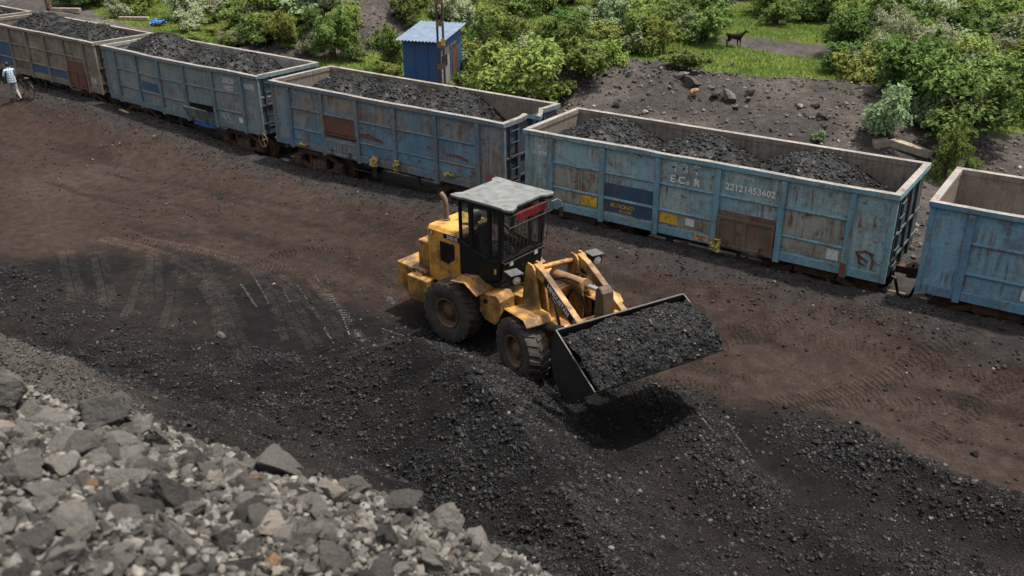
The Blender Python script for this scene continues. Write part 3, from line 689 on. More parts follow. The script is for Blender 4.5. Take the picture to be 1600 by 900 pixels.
def wheel_part(x, y, parent):
    g = G(); T = Matrix.Translation((x, y, 0.46))
    g.lathe([(0.05, -0.07), (0.16, -0.09), (0.30, -0.03), (0.40, -0.06), (0.46, -0.06), (0.46, 0.05), (0.50, 0.055), (0.50, 0.08), (0.05, 0.08)], 28, M=T)
    return g.build('wheel', RUSTY, parent, True)
def bogie(xc, parent, mats):
    b = G(); W2 = WW/2
    b.box((xc-0.25, 0.5, 0.5), (xc+0.25, WW-0.5, 0.85)).box((xc-0.5, W2-0.35, 0.8), (xc+0.5, W2+0.35, 0.98))
    for dx in (-1, 1): b.tube([(xc+dx*1.0, 0.45, 0.46), (xc+dx*1.0, WW-0.45, 0.46)], 0.09, 10)
    bo = b.build('bogie', DKSTEEL, parent)
    for yy, out in ((0.42, -1), (WW-0.42, 1)):
        s = G()
        top = [(-1.22, 0.62), (-1.22, 0.40), (-0.86, 0.40), (-0.80, 0.62), (-0.36, 0.30), (0.36, 0.30), (0.80, 0.62), (0.86, 0.40), (1.22, 0.40), (1.22, 0.62), (0.55, 0.92), (-0.55, 0.92)]
        # cast truss: top chord, sloping struts and the spring pocket
        def bar(p, q, w):
            d = Vector((q[0]-p[0], q[1]-p[1])); n = Vector((-d.y, d.x)).normalized()*w/2
            s.prism([(xc+p[0]-n.x, p[1]-n.y), (xc+q[0]-n.x, q[1]-n.y), (xc+q[0]+n.x, q[1]+n.y), (xc+p[0]+n.x, p[1]+n.y)], yy-0.07, yy+0.07)
        bar((-1.2, 0.60), (-0.5, 0.90), 0.15); bar((-0.56, 0.88), (0.56, 0.88), 0.17); bar((0.5, 0.90), (1.2, 0.60), 0.15)
        bar((-1.0, 0.52), (-0.34, 0.26), 0.13); bar((-0.4, 0.27), (0.4, 0.27), 0.14); bar((0.34, 0.26), (1.0, 0.52), 0.13)
        bar((-0.36, 0.3), (-0.36, 0.84), 0.12); bar((0.36, 0.3), (0.36, 0.84), 0.12)
        for dx in (-1, 1): s.box((xc+dx*1.0-0.19, yy-0.1, 0.33), (xc+dx*1.0+0.19, yy+0.1, 0.66)); s.lathe([(0.001, out*0.14), (0.11, out*0.14), (0.13, out*0.1), (0.13, 0)], 16, M=Matrix.Translation((xc+dx*1.0, yy, 0.48)))
        s.build('side_frame', RUSTY, bo, bev=0.012)
        sp = G()
        for k in (-0.2, 0.0, 0.2):
            pts = [(xc+k+0.075*math.cos(a*0.7), yy-0.0+0.075*math.sin(a*0.7), 0.33+0.30*a/44) for a in range(45)]
            sp.tube(pts, 0.022, 5)
        sp.build('spring', RUSTL, bo)
        for dx in (-1, 1): wheel_part(xc+dx*1.0, yy+0.33*(1 if out < 0 else -1), bo)
    return bo
END_SHADE = {}  # wagon ends and ladders: darkened copies of the side paint, shade put into the colour
for _a, _n, _c in ((PALE, 'pale_blue_shaded_end', (0.05, 0.075, 0.09)), (TAN_W, 'brown_shaded_end', (0.06, 0.05, 0.042)), (GREYB, 'grey_blue_shaded_end', (0.035, 0.058, 0.078)), (PATCH, 'patched_shaded_end', (0.03, 0.05, 0.075)), (BLUEW, 'bright_blue_shaded_end', (0.05, 0.10, 0.15))):
    END_SHADE[_a] = mat_wagon(_n, _c, tuple(x*1.3 for x in _c), 0.5, 0.5, seed=20)
def make_wagon(loc, yaw, label, main, frame, lining, cells=None, rim=None, bulge=0.0, rim_right=None, ladder=True, handbrake=None, skip=(), hose=False):
    endm = END_SHADE.get(main, main)
    r = empty('coal_wagon', (loc[0], loc[1], 0), yaw, label, 'railway wagon', 'open wagons of the coal train')
    cells = cells or {}; rim = rim or RIMW
    NX = 24; BOW[r] = lambda x: by(x)
    sd = abs(loc[0])
    def by(x): return -bulge*math.sin(math.pi*min(max(x/WL, 0), 1))**2+0.024*(float(fbm(np.array([x*0.8+sd]), np.array([sd]), 4, 3)[0])-0.5)
    def bz(x): return 0.045*(float(fbm(np.array([x*0.9+sd*2]), np.array([sd]), 14, 3)[0])-0.62)
    # long walls in strips so that they can bow outwards
    for side in (0, 1):
        g = G()
        for i in range(NX):
            x0, x1 = 0.09+(WL-0.18)*i/NX, 0.09+(WL-0.18)*(i+1)/NX
            if side == 0: ys = [(0.095+by(x0), 0.095+by(x1)), (0.145+by(x0), 0.145+by(x1))]
            else: ys = [(WW-0.145, WW-0.145), (WW-0.095, WW-0.095)]
            (a0, a1), (b0, b1) = ys
            v = [(x0, a0, ZB), (x1, a1, ZB), (x1, b1, ZB), (x0, b0, ZB), (x0, a0, ZT-0.1), (x1, a1, ZT-0.1), (x1, b1, ZT-0.1), (x0, b0, ZT-0.1)]
            out, inn = (0, 1) if side == 0 else (1, 0)
            g.add(v, [(0, 1, 5, 4)], out).add(v, [(2, 3, 7, 6)], inn).add(v, [(0, 3, 2, 1), (4, 5, 6, 7)], 0)
        g.build('side_wall', [main, lining], r)
    for x0, inn in ((0.09, 1), (WL-0.14, -1)):
        g = G(); y0, y1 = 0.146, WW-0.146
        v = [(x0, y0, ZB), (x0+0.05, y0, ZB), (x0+0.05, y1, ZB), (x0, y1, ZB), (x0, y0, ZT-0.1), (x0+0.05, y0, ZT-0.1), (x0+0.05, y1, ZT-0.1), (x0, y1, ZT-0.1)]
        left, right = [(3, 0, 4, 7)], [(1, 2, 6, 5)]
        g.add(v, left, 0 if inn > 0 else 1).add(v, right, 1 if inn > 0 else 0).add(v, [(0, 3, 2, 1), (4, 5, 6, 7), (0, 1, 5, 4), (2, 3, 7, 6)], 0)
        xo = x0-0.06 if inn > 0 else x0+0.05
        g.build('end_wall', [endm, lining], r)
        st = G()
        for yy in (0.8, 1.46, 2.12): st.box((xo, yy-0.05, ZB+0.03), (xo+0.06, yy+0.05, ZT-0.14))
        for zz in (1.5, 2.15): st.box((xo+0.012, 0.16, zz), (xo+0.048, WW-0.16, zz+0.07))
        st.build('end_stiffener', endm, r, bev=0.008)
    g = G(); g.box((0.15, 0.15, 1.19), (WL-0.15, WW-0.15, 1.24)); g.build('floor', lining, r)
    # rim all round
    g = G()
    for i in range(NX):
        x0, x1 = WL*i/NX, WL*(i+1)/NX; a, b = by(x0), by(x1)
        if i == 0: x0 += 0.0
        y0, y1 = 0.0, 0.16
        v = [(x0, y0+a, ZT-0.13), (x1, y0+b, ZT-0.13), (x1, y1+b, ZT-0.13), (x0, y1+a, ZT-0.13), (x0, y0+a, ZT+bz(x0)), (x1, y0+b, ZT+bz(x1)), (x1, y1+b, ZT+bz(x1)), (x0, y1+a, ZT+bz(x0))]
        f = [(0, 3, 2, 1), (2, 3, 7, 6)]+([(3, 0, 4, 7)] if i == 0 else [])+([(1, 2, 6, 5)] if i == NX-1 else [])
        g.add(v, f+[(0, 1, 5, 4)], 0).add(v, [(4, 5, 6, 7)], 1)
    v0 = len(g.v)
    def rimbox(a, b, inner_face=-1):
        x0, y0, z0 = a; x1, y1, z1 = b
        v = [(x0,y0,z0),(x1,y0,z0),(x1,y1,z0),(x0,y1,z0),(x0,y0,z1),(x1,y0,z1),(x1,y1,z1),(x0,y1,z1)]
        for q, fc in enumerate([(0,3,2,1),(0,1,5,4),(1,2,6,5),(2,3,7,6),(3,0,4,7)]): g.add(v, [fc], 2 if q == inner_face else 0)
        g.add(v, [(4,5,6,7)], 1)
    rimbox((0, WW-0.16, ZT-0.13), (WL, WW, ZT), 1)
    rimbox((0, 0.162, ZT-0.134), (0.16, WW-0.162, ZT-0.003), 2)
    if rim_right is None: rimbox((WL-0.16, 0.162, ZT-0.134), (WL, WW-0.162, ZT-0.003))
    g.build('rim', [frame, rim, lining], r, bev=0.012)
    if rim_right is not None:
        e = G()
        for (y0, dx0, dz0), (y1, dx1, dz1) in zip(rim_right[:-1], rim_right[1:]):
            v = []
            for yy, dx, dz in ((y0, dx0, dz0), (y1, dx1, dz1)): v += [(WL-0.16+dx, yy, ZT-0.14+dz), (WL+dx, yy, ZT-0.14+dz), (WL+dx, yy, ZT+dz-0.003), (WL-0.16+dx, yy, ZT+dz-0.003)]
            e.add(v, [(0, 1, 5, 4), (1, 2, 6, 5), (3, 0, 4, 7)], 0).add(v, [(2, 3, 7, 6)], 1)
        tag(e.build('bent_rim', [frame, rim], r, bev=0.01), 'buckled end rim with two kinks')
    # near and far posts, ribs and sill
    for px in POSTS:
        o = by(px)
        g = G(); g.prism([(0.015+o, 1.06), (0.093+o, 1.06), (0.093+o, ZT-0.132), (0.055+o, ZT-0.132), (0.015+o, ZT-0.2)], px-0.075, px+0.075, 'x')
        g.build('post', frame, r, bev=0.01)
    for a, b in ((0.03, 0.16), (WL-0.16, WL-0.03)):
        g = G(); g.box((a, 0.06, 1.10), (b, 0.144, ZT-0.132)); g.build('corner_post', frame, r, bev=0.01)
    for px in POSTS:
        fp = G(); fp.box((px-0.07, WW-0.093, 1.06), (px+0.07, WW-0.015, ZT-0.132)); fp.build('post', frame, r)
    for i, (a, b) in enumerate(BAYS[1:-1]):
        for z in (2.48, 1.77):
            if (i+1, z) in skip: continue
            o = by((a+b)/2); oa, ob = by(a), by(b)
            g = G(); g.tube([(a+0.078, 0.085+oa, z), ((a+b)/2, 0.085+o, z), (b-0.078, 0.085+ob, z)], 0.042, 8)
            g.build('rib', frame, r)
    g = G()
    for i, (a, b) in enumerate(BAYS):
        oa = by((a+b)/2); g.box((a+(0.078 if i else 0.075), 0.045+oa, ZB-0.02), (b-(0.078 if i < 6 else 0.075), 0.094+oa, ZB+0.2))
    g.build('sill', frame, r, bev=0.008)
    # side plates: one per cell, each with its own paint
    for i, (a, b) in enumerate(BAYS):
        rows = [0, 1, 2] if 0 < i < 6 else ['full']
        for k in rows:
            m = cells.get((i, k))
            if m is None: continue
            z0, z1 = ROWS[k] if k != 'full' else (1.36, 3.16)
            z0 += 0.035; z1 -= 0.02
            a1, b1 = a+0.08, b-0.08
            if isinstance(m, tuple): m, fx0, fx1, fz0, fz1 = m; a1, b1 = a1+(b1-a1)*fx0, a1+(b1-a1)*fx1; z0, z1 = z0+(z1-z0)*fz0, z0+(z1-z0)*fz1
            oa, ob = by(a1), by(b1)
            v = [(a1, 0.078+oa, z0), (b1, 0.078+ob, z0), (b1, 0.092+ob, z0), (a1, 0.092+oa, z0), (a1, 0.078+oa, z1), (b1, 0.078+ob, z1), (b1, 0.092+ob, z1), (a1, 0.092+oa, z1)]
            g = G(); g.add(v, [(0,3,2,1),(4,5,6,7),(0,1,5,4),(1,2,6,5),(2,3,7,6),(3,0,4,7)])
            g.build('side_plate', m, r, bev=0.004)
    # underframe
    g = G(); g.box((0.2, WW/2-0.25, 0.9), (WL-0.2, WW/2+0.25, 1.15))
    for xx in (0.25, 3.2, 5.1, 7.0, WL-0.35): g.box((xx, 0.2, 0.98), (xx+0.14, WW-0.2, 1.17))
    g.tube([(3.6, 0.9, 0.85), (6.2, 0.9, 0.85)], 0.16, 12); g.box((4.4, 0.35, 0.55), (4.6, 0.4, 1.15)); g.box((6.4, 0.35, 0.6), (6.5, 0.4, 1.15))
    g.tube([(3.4, 0.45, 0.62), (6.8, 0.45, 0.66)], 0.03, 6)
    g.build('underframe', DKSTEEL, r)
    bogie(1.75, r, None); bogie(WL-1.75, r, None)
    # couplers
    for s, x0 in ((-1, 0.1), (1, WL-0.1)):
        g = G(); c = WW/2
        g.box((min(x0, x0+s*0.30), c-0.12, 0.93), (max(x0, x0+s*0.30), c+0.12, 1.12))
        g.prism([(x0+s*0.28, c-0.17), (x0+s*0.42, c-0.2), (x0+s*0.45, c-0.02), (x0+s*0.38, c+0.06), (x0+s*0.44, c+0.2), (x0+s*0.28, c+0.19)], 0.88, 1.16, 'z')
        g.build('coupler', RUSTY, r, bev=0.015)
        h = G(); h.tube([(x0+s*0.05, c-0.6, 1.0), (x0+s*0.14, c-0.62, 0.98), (x0+s*0.2, c-0.63, 0.8), (x0+s*0.26, c-0.62, 0.6), (x0+s*0.38, c-0.6, 0.55)], 0.035, 8)
        h.build('brake_hose', BLACK, r, True)
    if ladder:
        g = G(); x0 = WL+0.045
        for yy in (0.36, 0.74): g.box((WL-0.085, yy-0.02, 1.2), (WL-0.03, yy+0.02, ZT-0.15))
        for zz in (1.45, 1.85, 2.25, 2.65, 3.0): g.tube([(WL-0.03, 0.36, zz), (WL+0.0, 0.36, zz), (WL+0.0, 0.74, zz), (WL-0.03, 0.74, zz)], 0.014, 6)
        g.build('ladder', endm, r)
    if handbrake is not None:
        hx, hz = handbrake; g = G(); T = Matrix.Translation((hx, 0.02, hz))
        ring = [(0.24*math.cos(a*math.pi/12), 0, 0.24*math.sin(a*math.pi/12)) for a in range(25)]
        g.tube(ring, 0.02, 6, M=T)
        for a in range(4): g.tube([(0.03*math.cos(a*1.57+0.4), 0, 0.03*math.sin(a*1.57+0.4)), (0.24*math.cos(a*1.57+0.4), 0, 0.24*math.sin(a*1.57+0.4))], 0.014, 6, M=T)
        g.tube([(0, -0.03, 0), (0, 0.16, 0)], 0.035, 8, M=T)
        g.build('handbrake_wheel', RUSTL, r, True)
    return r
WPOS = {5: (10.763, 0.019, 0.0076), 4: (0, 0, 0), 3: (-10.892, 0.376, -0.0264), 2: (-21.864, 1.068, -0.0507), 1: (-32.725, 1.774, -0.0588), 0: (-43.62, 2.44, -0.062)}
def wpos(i): return WPOS[i][:2], WPOS[i][2]
w0 = make_wagon(*wpos(0), 'brown open coal wagon farthest up the line, cut by the left edge of the photo', TAN_W, TAN_F, INBR)
w1 = make_wagon(*wpos(1), 'brown streaked open wagon with deep blue lower panels and a red door', TAN_W, TAN_F, INBR,
    skip=((5, 1.77),), cells={(1, 1): DBLUE, (1, 2): DBLUE, (2, 2): RUSTD, (3, 2): DBLUE, (4, 2): DBLUE, (5, 1): (REDBR, 0, 1, 0, 0.75), (5, 2): REDBR})
w2 = make_wagon(*wpos(2), 'grey blue open wagon numbered 220520 with a side flap hanging open', GREYB, GREYF, INGR,
    skip=((4, 1.77),), cells={(2, 1): (DBLUE, 0.08, 0.95, 0.05, 0.6)}, bulge=0.16, handbrake=(WL-0.05, 0.98))
w3 = make_wagon(*wpos(3), 'patched blue open wagon with a red brown plate and a buckled end rim', PATCH, PATCHF, INBR,
    skip=((2, 1.77),), cells={(1, 2): PATCHB, (2, 1): REDBR, (2, 2): GREYB, (3, 1): PATCHB, (3, 2): PATCHB, (4, 1): PATCHB, (4, 2): PATCHB, (5, 1): PATCHB, (5, 2): PATCHB},
    rim_right=[(0.162, 0, 0), (0.95, 0, 0), (1.0, 0.02, 0.03), (1.2, -0.02, 0.04), (1.5, 0.1, -0.06), (1.62, 0.16, -0.1), (1.78, 0.12, -0.05), (1.95, 0.02, 0.06), (2.1, 0, 0.02), (WW-0.162, 0, 0)], bulge=0.06, handbrake=None)
w4 = make_wagon(*wpos(4), 'pale blue open wagon lettered E Co R with a rusted brown door', PALE, PALED, INBR,
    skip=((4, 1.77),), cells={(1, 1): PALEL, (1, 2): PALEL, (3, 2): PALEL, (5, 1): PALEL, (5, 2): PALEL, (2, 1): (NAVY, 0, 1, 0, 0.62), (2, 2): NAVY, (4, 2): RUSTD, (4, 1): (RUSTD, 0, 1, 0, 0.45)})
w5 = make_wagon(*wpos(5), 'bright blue empty open wagon cut by the right edge of the photo', BLUEW, BLUEF, INBR, handbrake=None)
YS = 0.0765
# pale blue wagon: painted words, patches and labels
def patch(par, x0, x1, z0, z1, m, name='painted_patch', y=0.071):
    o = BOW[par]((x0+x1)/2); g = G(); g.box((x0, y+o-0.004, z0), (x1, 0.0935+o, z1)); return g.build(name, m, par)
T = Matrix.Translation((4.55, 0.093, 2.88)) @ Matrix.Rotation(rad(90), 4, 'X')
strokes('hindi_lettering', shift(PA, 0, 0.21)+shift(TA, 0.31, 0.21)+shift(RE, 0.62, 0.21), 0.03, T, WHITE, w4)
lettering('lettering', 'E C   R', 0.27, face_y(4.95, 0.093, 2.575), WHITE, w4, 1.05)
lettering('lettering', 'o', 0.17, face_y(5.035, 0.0915, 2.58), WHITE, w4)
lettering('lettering', 'BOXNHL', 0.12, face_y(6.55, 0.093, 2.99), FADEW, w4)
lettering('lettering', '22121453602', 0.235, face_y(6.69, 0.093, 2.66), WHITE, w4, 1.0)
lettering('lettering', 'वापसी', 0.13, face_y(0.5, 0.093, 2.98), FADEW, w4)
lettering('lettering', 'R', 0.14, face_y(0.5, 0.093, 2.8), WHITE, w4)
lettering('lettering', '11-2025', 0.15, face_y(0.5, 0.093, 2.62), WHITE, w4)
lettering('lettering', 'BLOCKED', 0.15, face_y(3.2, 0.0775, 1.56), YELP, w4, 1.1)
lettering('lettering', 'DOOR', 0.12, face_y(3.3, 0.0775, 1.43), YELP, w4)
patch(w4, 1.9, 2.42, 1.43, 1.71, YELP); patch(w4, 4.32, 4.82, 1.43, 1.70, YELP)
patch(w4, 5.05, 5.3, 1.48, 1.68, FADEW, 'notice'); patch(w4, 8.72, 9.0, 1.42, 1.68, FADEW, 'notice')
g = G(); g.box((5.35, 0.038, 1.165), (5.72, 0.046, 1.31)); lab = g.build('label_plate', ORNG, w4)
lettering('lettering', 'SWBG', 0.085, face_y(5.53, 0.037, 1.245), RUSTY, lab, 1.15); lettering('lettering', 'KBS', 0.08, face_y(5.53, 0.037, 1.175), RUSTY, lab, 1.15)
for z0, z1 in ((1.06, 1.42),): g = G(); g.box((9.09, 0.009, z0), (9.23, 0.014, z1)); g.build('painted_patch', REDBR, w4)
strokes('red_paint_daub', [[(-0.2, 1.74), (0, 1.80), (0.18, 1.76)], [(0.12, 1.76), (0.2, 1.6), (0.18, 1.40)], [(-0.18, 1.7), (-0.05, 1.62), (0.06, 1.56)], [(-0.14, 1.66), (-0.1, 1.5), (0, 1.46)]], 0.06, Matrix.Translation((9.6, 0.0935, 0)) @ Matrix.Rotation(rad(90), 4, 'X'), REDBR, w4)
def side_door(par, bay, z0, z1, m, tilt=0.0, label=None, out=0.0):
    a, b = BAYS[bay]; a += 0.1; b -= 0.1
    T = Matrix.Translation(((a+b)/2, 0.07+out, z0 if tilt <= 0 else z0)) @ Matrix.Rotation(tilt, 4, 'X'); w = (b-a)/2
    d = G(T); d.box((-w, -0.012, 0), (w, 0.0, z1-z0)); h = z1-z0
    for q in ((-w, -w+0.07), (-0.04, 0.04), (w-0.07, w)): d.box((q[0], -0.045, 0.0), (q[1], -0.0125, h))
    d.box((-w+0.071, -0.04, 0.0), (-0.041, -0.0125, 0.07)).box((0.041, -0.04, 0.0), (w-0.071, -0.0125, 0.07)).box((-w+0.071, -0.04, h-0.07), (-0.041, -0.0125, h)).box((0.041, -0.04, h-0.07), (w-0.071, -0.0125, h))
    o = d.build('door', m, par, bev=0.006)
    for q in (-w*0.6, w*0.6):
        hg = G(T); hg.tube([(q-0.1, -0.055, 0.03), (q+0.1, -0.055, 0.03)], 0.03, 8); hg.box((q-0.03, -0.065, 0.0), (q+0.03, -0.046, 0.2)); hg.build('hinge', RUSTY, o)
    if label: o['label'] = label
    return o
side_door(w4, 4, 1.17, 1.98, RUSTD, 0, 'rusted brown door plate', -0.05)
side_door(w3, 2, 1.16, 1.66, GREYB, 0, 'dull grey blue lower door', -0.05)
g = G(); g.box((2.68, 0.035, 1.72), (4.06, 0.07, 1.80)); g.box((2.68, 0.03, 1.86), (4.06, 0.065, 1.93)); g.tube([(2.7, 0.02, 1.83), (4.05, 0.02, 1.83)], 0.03, 8); g.build('latch_bar', RUSTY, w3)
side_door(w1, 5, 1.16, 1.9, REDBR, 0, 'red brown door in two panels', -0.05)
side_door(w2, 4, 1.16, 1.80, GREYB, rad(-0.0)+rad(24), 'loose side flap hanging outwards', -0.19)
g = G(); g.prism([(5.98, 1.80), (7.40, 1.84), (7.40, 1.60), (5.98, 1.66)], -0.075, -0.068, 'y'); g.build('door_opening', COALBED, w2)
a, b = BAYS[4]
g = G(); g.box((a+0.3, -0.14, 1.0), (b-0.1, -0.06, 1.13)); g.build('flap_sill', BLUET, w2)
lettering('lettering', '220520', 0.27, face_y(8.38, 0.093, 2.82), FADEW, w2, 1.0)
lettering('lettering', '19820', 0.24, face_y(8.42, 0.093, 2.55), FADEW, w2)
lettering('lettering', 'NFR', 0.29, face_y(9.62, 0.093, 2.72), FADEW, w2, 1.05)
lettering('lettering', '082', 0.24, face_y(9.62, 0.093, 2.42), mat_wagon('worn_letter', (0.2, 0.26, 0.28), (0.25, 0.3, 0.3), 0.1, 0.5), w2)
patch(w2, 8.8, 9.02, 1.42, 1.6, FADEW, 'notice')
strokes('chalk_scrawl', [[(-0.25, 1.45), (-0.2, 1.7), (-0.05, 1.42), (-0.02, 1.7)], [(0.05, 1.45), (0.25, 1.72)], [(0.07, 1.7), (0.27, 1.45)]], 0.02, Matrix.Translation((8.05, 0.093, 0)) @ Matrix.Rotation(rad(90), 4, 'X'), FADEW, w2)
lettering('lettering', 'TARE 22.5', 0.1, Matrix.Translation((WL-0.085, 0.42, 2.45)) @ Matrix.Rotation(rad(90), 4, 'Z') @ Matrix.Rotation(rad(90), 4, 'X'), FADEW, w2)
lettering('lettering', 'ECR', 0.2, face_y(5.0, 0.093, 2.72), GREYB, w3)
strokes('red_paint_daub', [[(-0.5, 2.05), (-0.1, 2.1), (0.5, 1.95)], [(-0.45, 2.0), (0.4, 1.98)]], 0.07, Matrix.Translation((4.8, 0.079, 0)) @ Matrix.Rotation(rad(90), 4, 'X'), REDBR, w3)
strokes('red_paint_daub', [[(-0.4, 2.0), (0.05, 2.02), (0.4, 1.94)]], 0.08, Matrix.Translation((8.35, 0.079, 0)) @ Matrix.Rotation(rad(90), 4, 'X'), REDBR, w3)
strokes('red_paint_daub', [[(-0.2, 1.62), (0.15, 1.6)], [(-0.25, 1.5), (0.2, 1.52)]], 0.1, Matrix.Translation((9.7, 0.093, 0)) @ Matrix.Rotation(rad(90), 4, 'X'), mat_wagon('red_daub', (0.3, 0.06, 0.05), (0.25, 0.07, 0.06), 0.2, 0.3), w3)
lettering('lettering', '104', 0.36, face_y(9.55, 0.093, 1.5), FADEW, w1, 0.9)
patch(w5, 2.15, 2.5, 1.42, 1.68, FADEW, 'notice')

def wl(i, x, y, z):
    """a point of wagon i in the world"""
    X, Y, a = WPOS[i]; return Vector((X+x*math.cos(a)-y*math.sin(a), Y+x*math.sin(a)+y*math.cos(a), z))
# coal in the wagons: three tipped mounds each
def wagon_load(i, mounds, label, base=2.35, seed=0):
    r = np.random.default_rng(seed); nx, ny = 150, 42
    xs = np.linspace(0.15, WL-0.15, nx); ys = np.linspace(0.152, WW-0.152, ny); Xg, Yg = np.meshgrid(xs, ys, indexing='ij')
    def hz(x, y):
        z = np.full(x.shape, 0.0)
        for mx, top, sl in mounds:
            d = np.hypot((x-mx)*1.0, (y-WW*0.52)*0.62)
            z = np.maximum(z, top-sl*np.sqrt(d*d+0.16)+0.4*sl)
        z = z+0.22*(fbm(x*1.6+seed*9, y*1.6, 3, 4)-0.5)+0.10*(fbm(x*5+seed*9, y*5, 3, 3)-0.5)
        return np.maximum(z, base-0.5+0.5*(fbm(x*0.8+seed, y*0.8, 5, 2)-0.5))
    Z = np.minimum(hz(Xg, Yg), 4.1); edge = np.minimum(np.minimum(Xg-0.15, WL-0.15-Xg), np.minimum(Yg-0.152, WW-0.152-Yg)); Z = np.minimum(Z, 3.14+0.8*edge)
    V = np.stack([Xg, Yg, Z], -1).reshape(-1, 3)
    ii = np.arange(nx-1)[:, None]*ny+np.arange(ny-1)[None]
    F = np.stack([ii, ii+ny, ii+ny+1, ii+1], -1).reshape(-1, 4)
    F = np.concatenate([F[:, [0, 1, 2]], F[:, [0, 2, 3]]])
    n = 13000; x = r.uniform(0.25, WL-0.25, n); y = r.uniform(0.25, WW-0.25, n); sz = 0.008+0.075*r.random(n)**9; ed = np.minimum(np.minimum(x-0.15, WL-0.15-x), np.minimum(y-0.152, WW-0.152-y))
    V2, F2, S2 = scatter(np.stack([x, y, np.minimum(np.minimum(hz(x, y), 4.1), 3.14+0.8*ed)+sz*0.15], -1), sz, r)
    o = npmesh('coal_load', np.concatenate([V, V2]), np.concatenate([F, F2+len(V)]), COAL, {'shade': np.concatenate([np.full(len(V), 0.25), S2])})
    X, Y, a = WPOS[i]; o.location = (X, Y, 0); o.rotation_euler = (0, 0, a)
    return tag(o, label, 'coal', 'loads of coal in the wagons')
wagon_load(0, [(2.5, 3.5, 0.6), (5.5, 3.5, 0.6), (7.6, 3.4, 0.6)], 'black coal heaped in the wagon cut by the left edge', seed=1)
wagon_load(1, [(3.0, 3.68, 0.66), (5.2, 3.5, 0.6), (7.3, 3.62, 0.64)], 'black coal heaped in the brown streaked wagon', seed=2)
wagon_load(2, [(2.1, 3.80, 0.82), (4.5, 3.32, 0.66), (7.3, 3.52, 0.80)], 'three black coal mounds in the grey blue wagon numbered 220520', seed=3)
wagon_load(3, [(2.1, 3.42, 0.62), (4.3, 3.44, 0.74), (6.5, 3.52, 0.66)], 'three black coal mounds in the wagon with the buckled rim', seed=4)
wagon_load(4, [(1.7, 3.42, 0.54), (4.6, 3.42, 0.62), (7.6, 3.42, 0.62)], 'three black coal mounds in the pale blue E Co R wagon', seed=5)
# rails and sleepers
for yy in (0.63, 2.3):
    g = G(); pts = []
    for i in range(0, 6):
        for x in (-0.4, 5.0, 10.4): pts.append(wl(i, x, yy, 0.0))
    pts = sorted(pts, key=lambda p: p.x); pts.append(Vector((40, yy+0.6, 0)))
    for (dx, dz0, dz1) in ((0.035, -0.06, 0.0), (0.012, -0.15, -0.06), (0.07, -0.18, -0.15)):
        for p, q in zip(pts[:-1], pts[1:]):
            v = [(p.x, p.y-dx, dz0), (q.x, q.y-dx, dz0), (q.x, q.y+dx, dz0), (p.x, p.y+dx, dz0), (p.x, p.y-dx, dz1), (q.x, q.y-dx, dz1), (q.x, q.y+dx, dz1), (p.x, p.y+dx, dz1)]
            g.add(v, [(0,1,5,4),(2,3,7,6),(4,5,6,7)])
    tag(g.build('rail', RUSTL), 'worn steel rail '+('nearer' if yy < 1 else 'farther')+' from the yard, under the coal wagons', 'rail')

# ------------------------------------------------------------------ people
def person(root, joints, bones, mats, pick, name='body'):
    """one continuous skinned body; joints: name -> (x, y, z, radius); pick(bone tag) -> material slot"""
    names = list(joints); idx = {n: i for i, n in enumerate(names)}
    me = bpy.data.meshes.new('skeleton')
    me.from_pydata([joints[n][:3] for n in names], [(idx[a], idx[b]) for a, b, _ in bones], [])
    o = bpy.data.objects.new('skeleton', me); COL.objects.link(o)
    sk = o.modifiers.new('skin', 'SKIN'); sk.use_smooth_shade = True
    for i, n in enumerate(names):
        rr = joints[n][3]; rr = rr if isinstance(rr, tuple) else (rr, rr)
        me.skin_vertices[0].data[i].radius = rr
        me.skin_vertices[0].data[i].use_root = (i == 0)
    ss = o.modifiers.new('sub', 'SUBSURF'); ss.levels = 2; ss.render_levels = 2
    dg = bpy.context.evaluated_depsgraph_get(); dg.update()
    m2 = bpy.data.meshes.new_from_object(o.evaluated_get(dg)); bpy.data.objects.remove(o)
    m2.name = name; m2.materials.clear()
    for m in mats: m2.materials.append(m)
    J = {n: Vector(joints[n][:3]) for n in names}
    for p in m2.polygons:
        c = p.center; best = (9e9, 0)
        for a, b, tg in bones:
            A, B = J[a], J[b]; ab = B-A; t = max(0, min(1, (c-A).dot(ab)/max(ab.length_squared, 1e-9)))
            d = (c-A-ab*t).length-0.5*((joints[a][3] if not isinstance(joints[a][3], tuple) else joints[a][3][0])*(1-t)+(joints[b][3] if not isinstance(joints[b][3], tuple) else joints[b][3][0])*t)
            if d < best[0]: best = (d, pick(tg, t))
        p.material_index = best[1]; p.use_smooth = True
    r = bpy.data.objects.new(name, m2); COL.objects.link(r); r.parent = root
    return r
def hand(jt, bn, pre, wrist, d, side, tagname='skin'):
    """palm with four fingers and a thumb grown from the wrist, lightly curled"""
    w = Vector(wrist); d = Vector(d).normalized(); s = Vector(side).normalized(); n = d.cross(s).normalized()
    pm = w+d*0.075; jt[pre+'palm'] = (*pm, 0.030); bn.append((pre+'wrist', pre+'palm', tagname))
    for k, (off, ln) in enumerate(((-0.030, 0.062), (-0.010, 0.074), (0.010, 0.070), (0.029, 0.055))):
        a = pm+d*0.02+s*off; b = a+d*ln*0.55-n*0.012; c = b+d*ln*0.3-n*0.035
        jt[pre+'f%da' % k] = (*a, 0.010); jt[pre+'f%db' % k] = (*b, 0.009); jt[pre+'f%dc' % k] = (*c, 0.007)
        bn += [(pre+'palm', pre+'f%da' % k, tagname), (pre+'f%da' % k, pre+'f%db' % k, tagname), (pre+'f%db' % k, pre+'f%dc' % k, tagname)]
    a = w+d*0.03-s*0.035; b = a+d*0.035-s*0.022-n*0.015
    jt[pre+'ta'] = (*a, 0.013); jt[pre+'tb'] = (*b, 0.010); bn += [(pre+'wrist', pre+'ta', tagname), (pre+'ta', pre+'tb', tagname)]
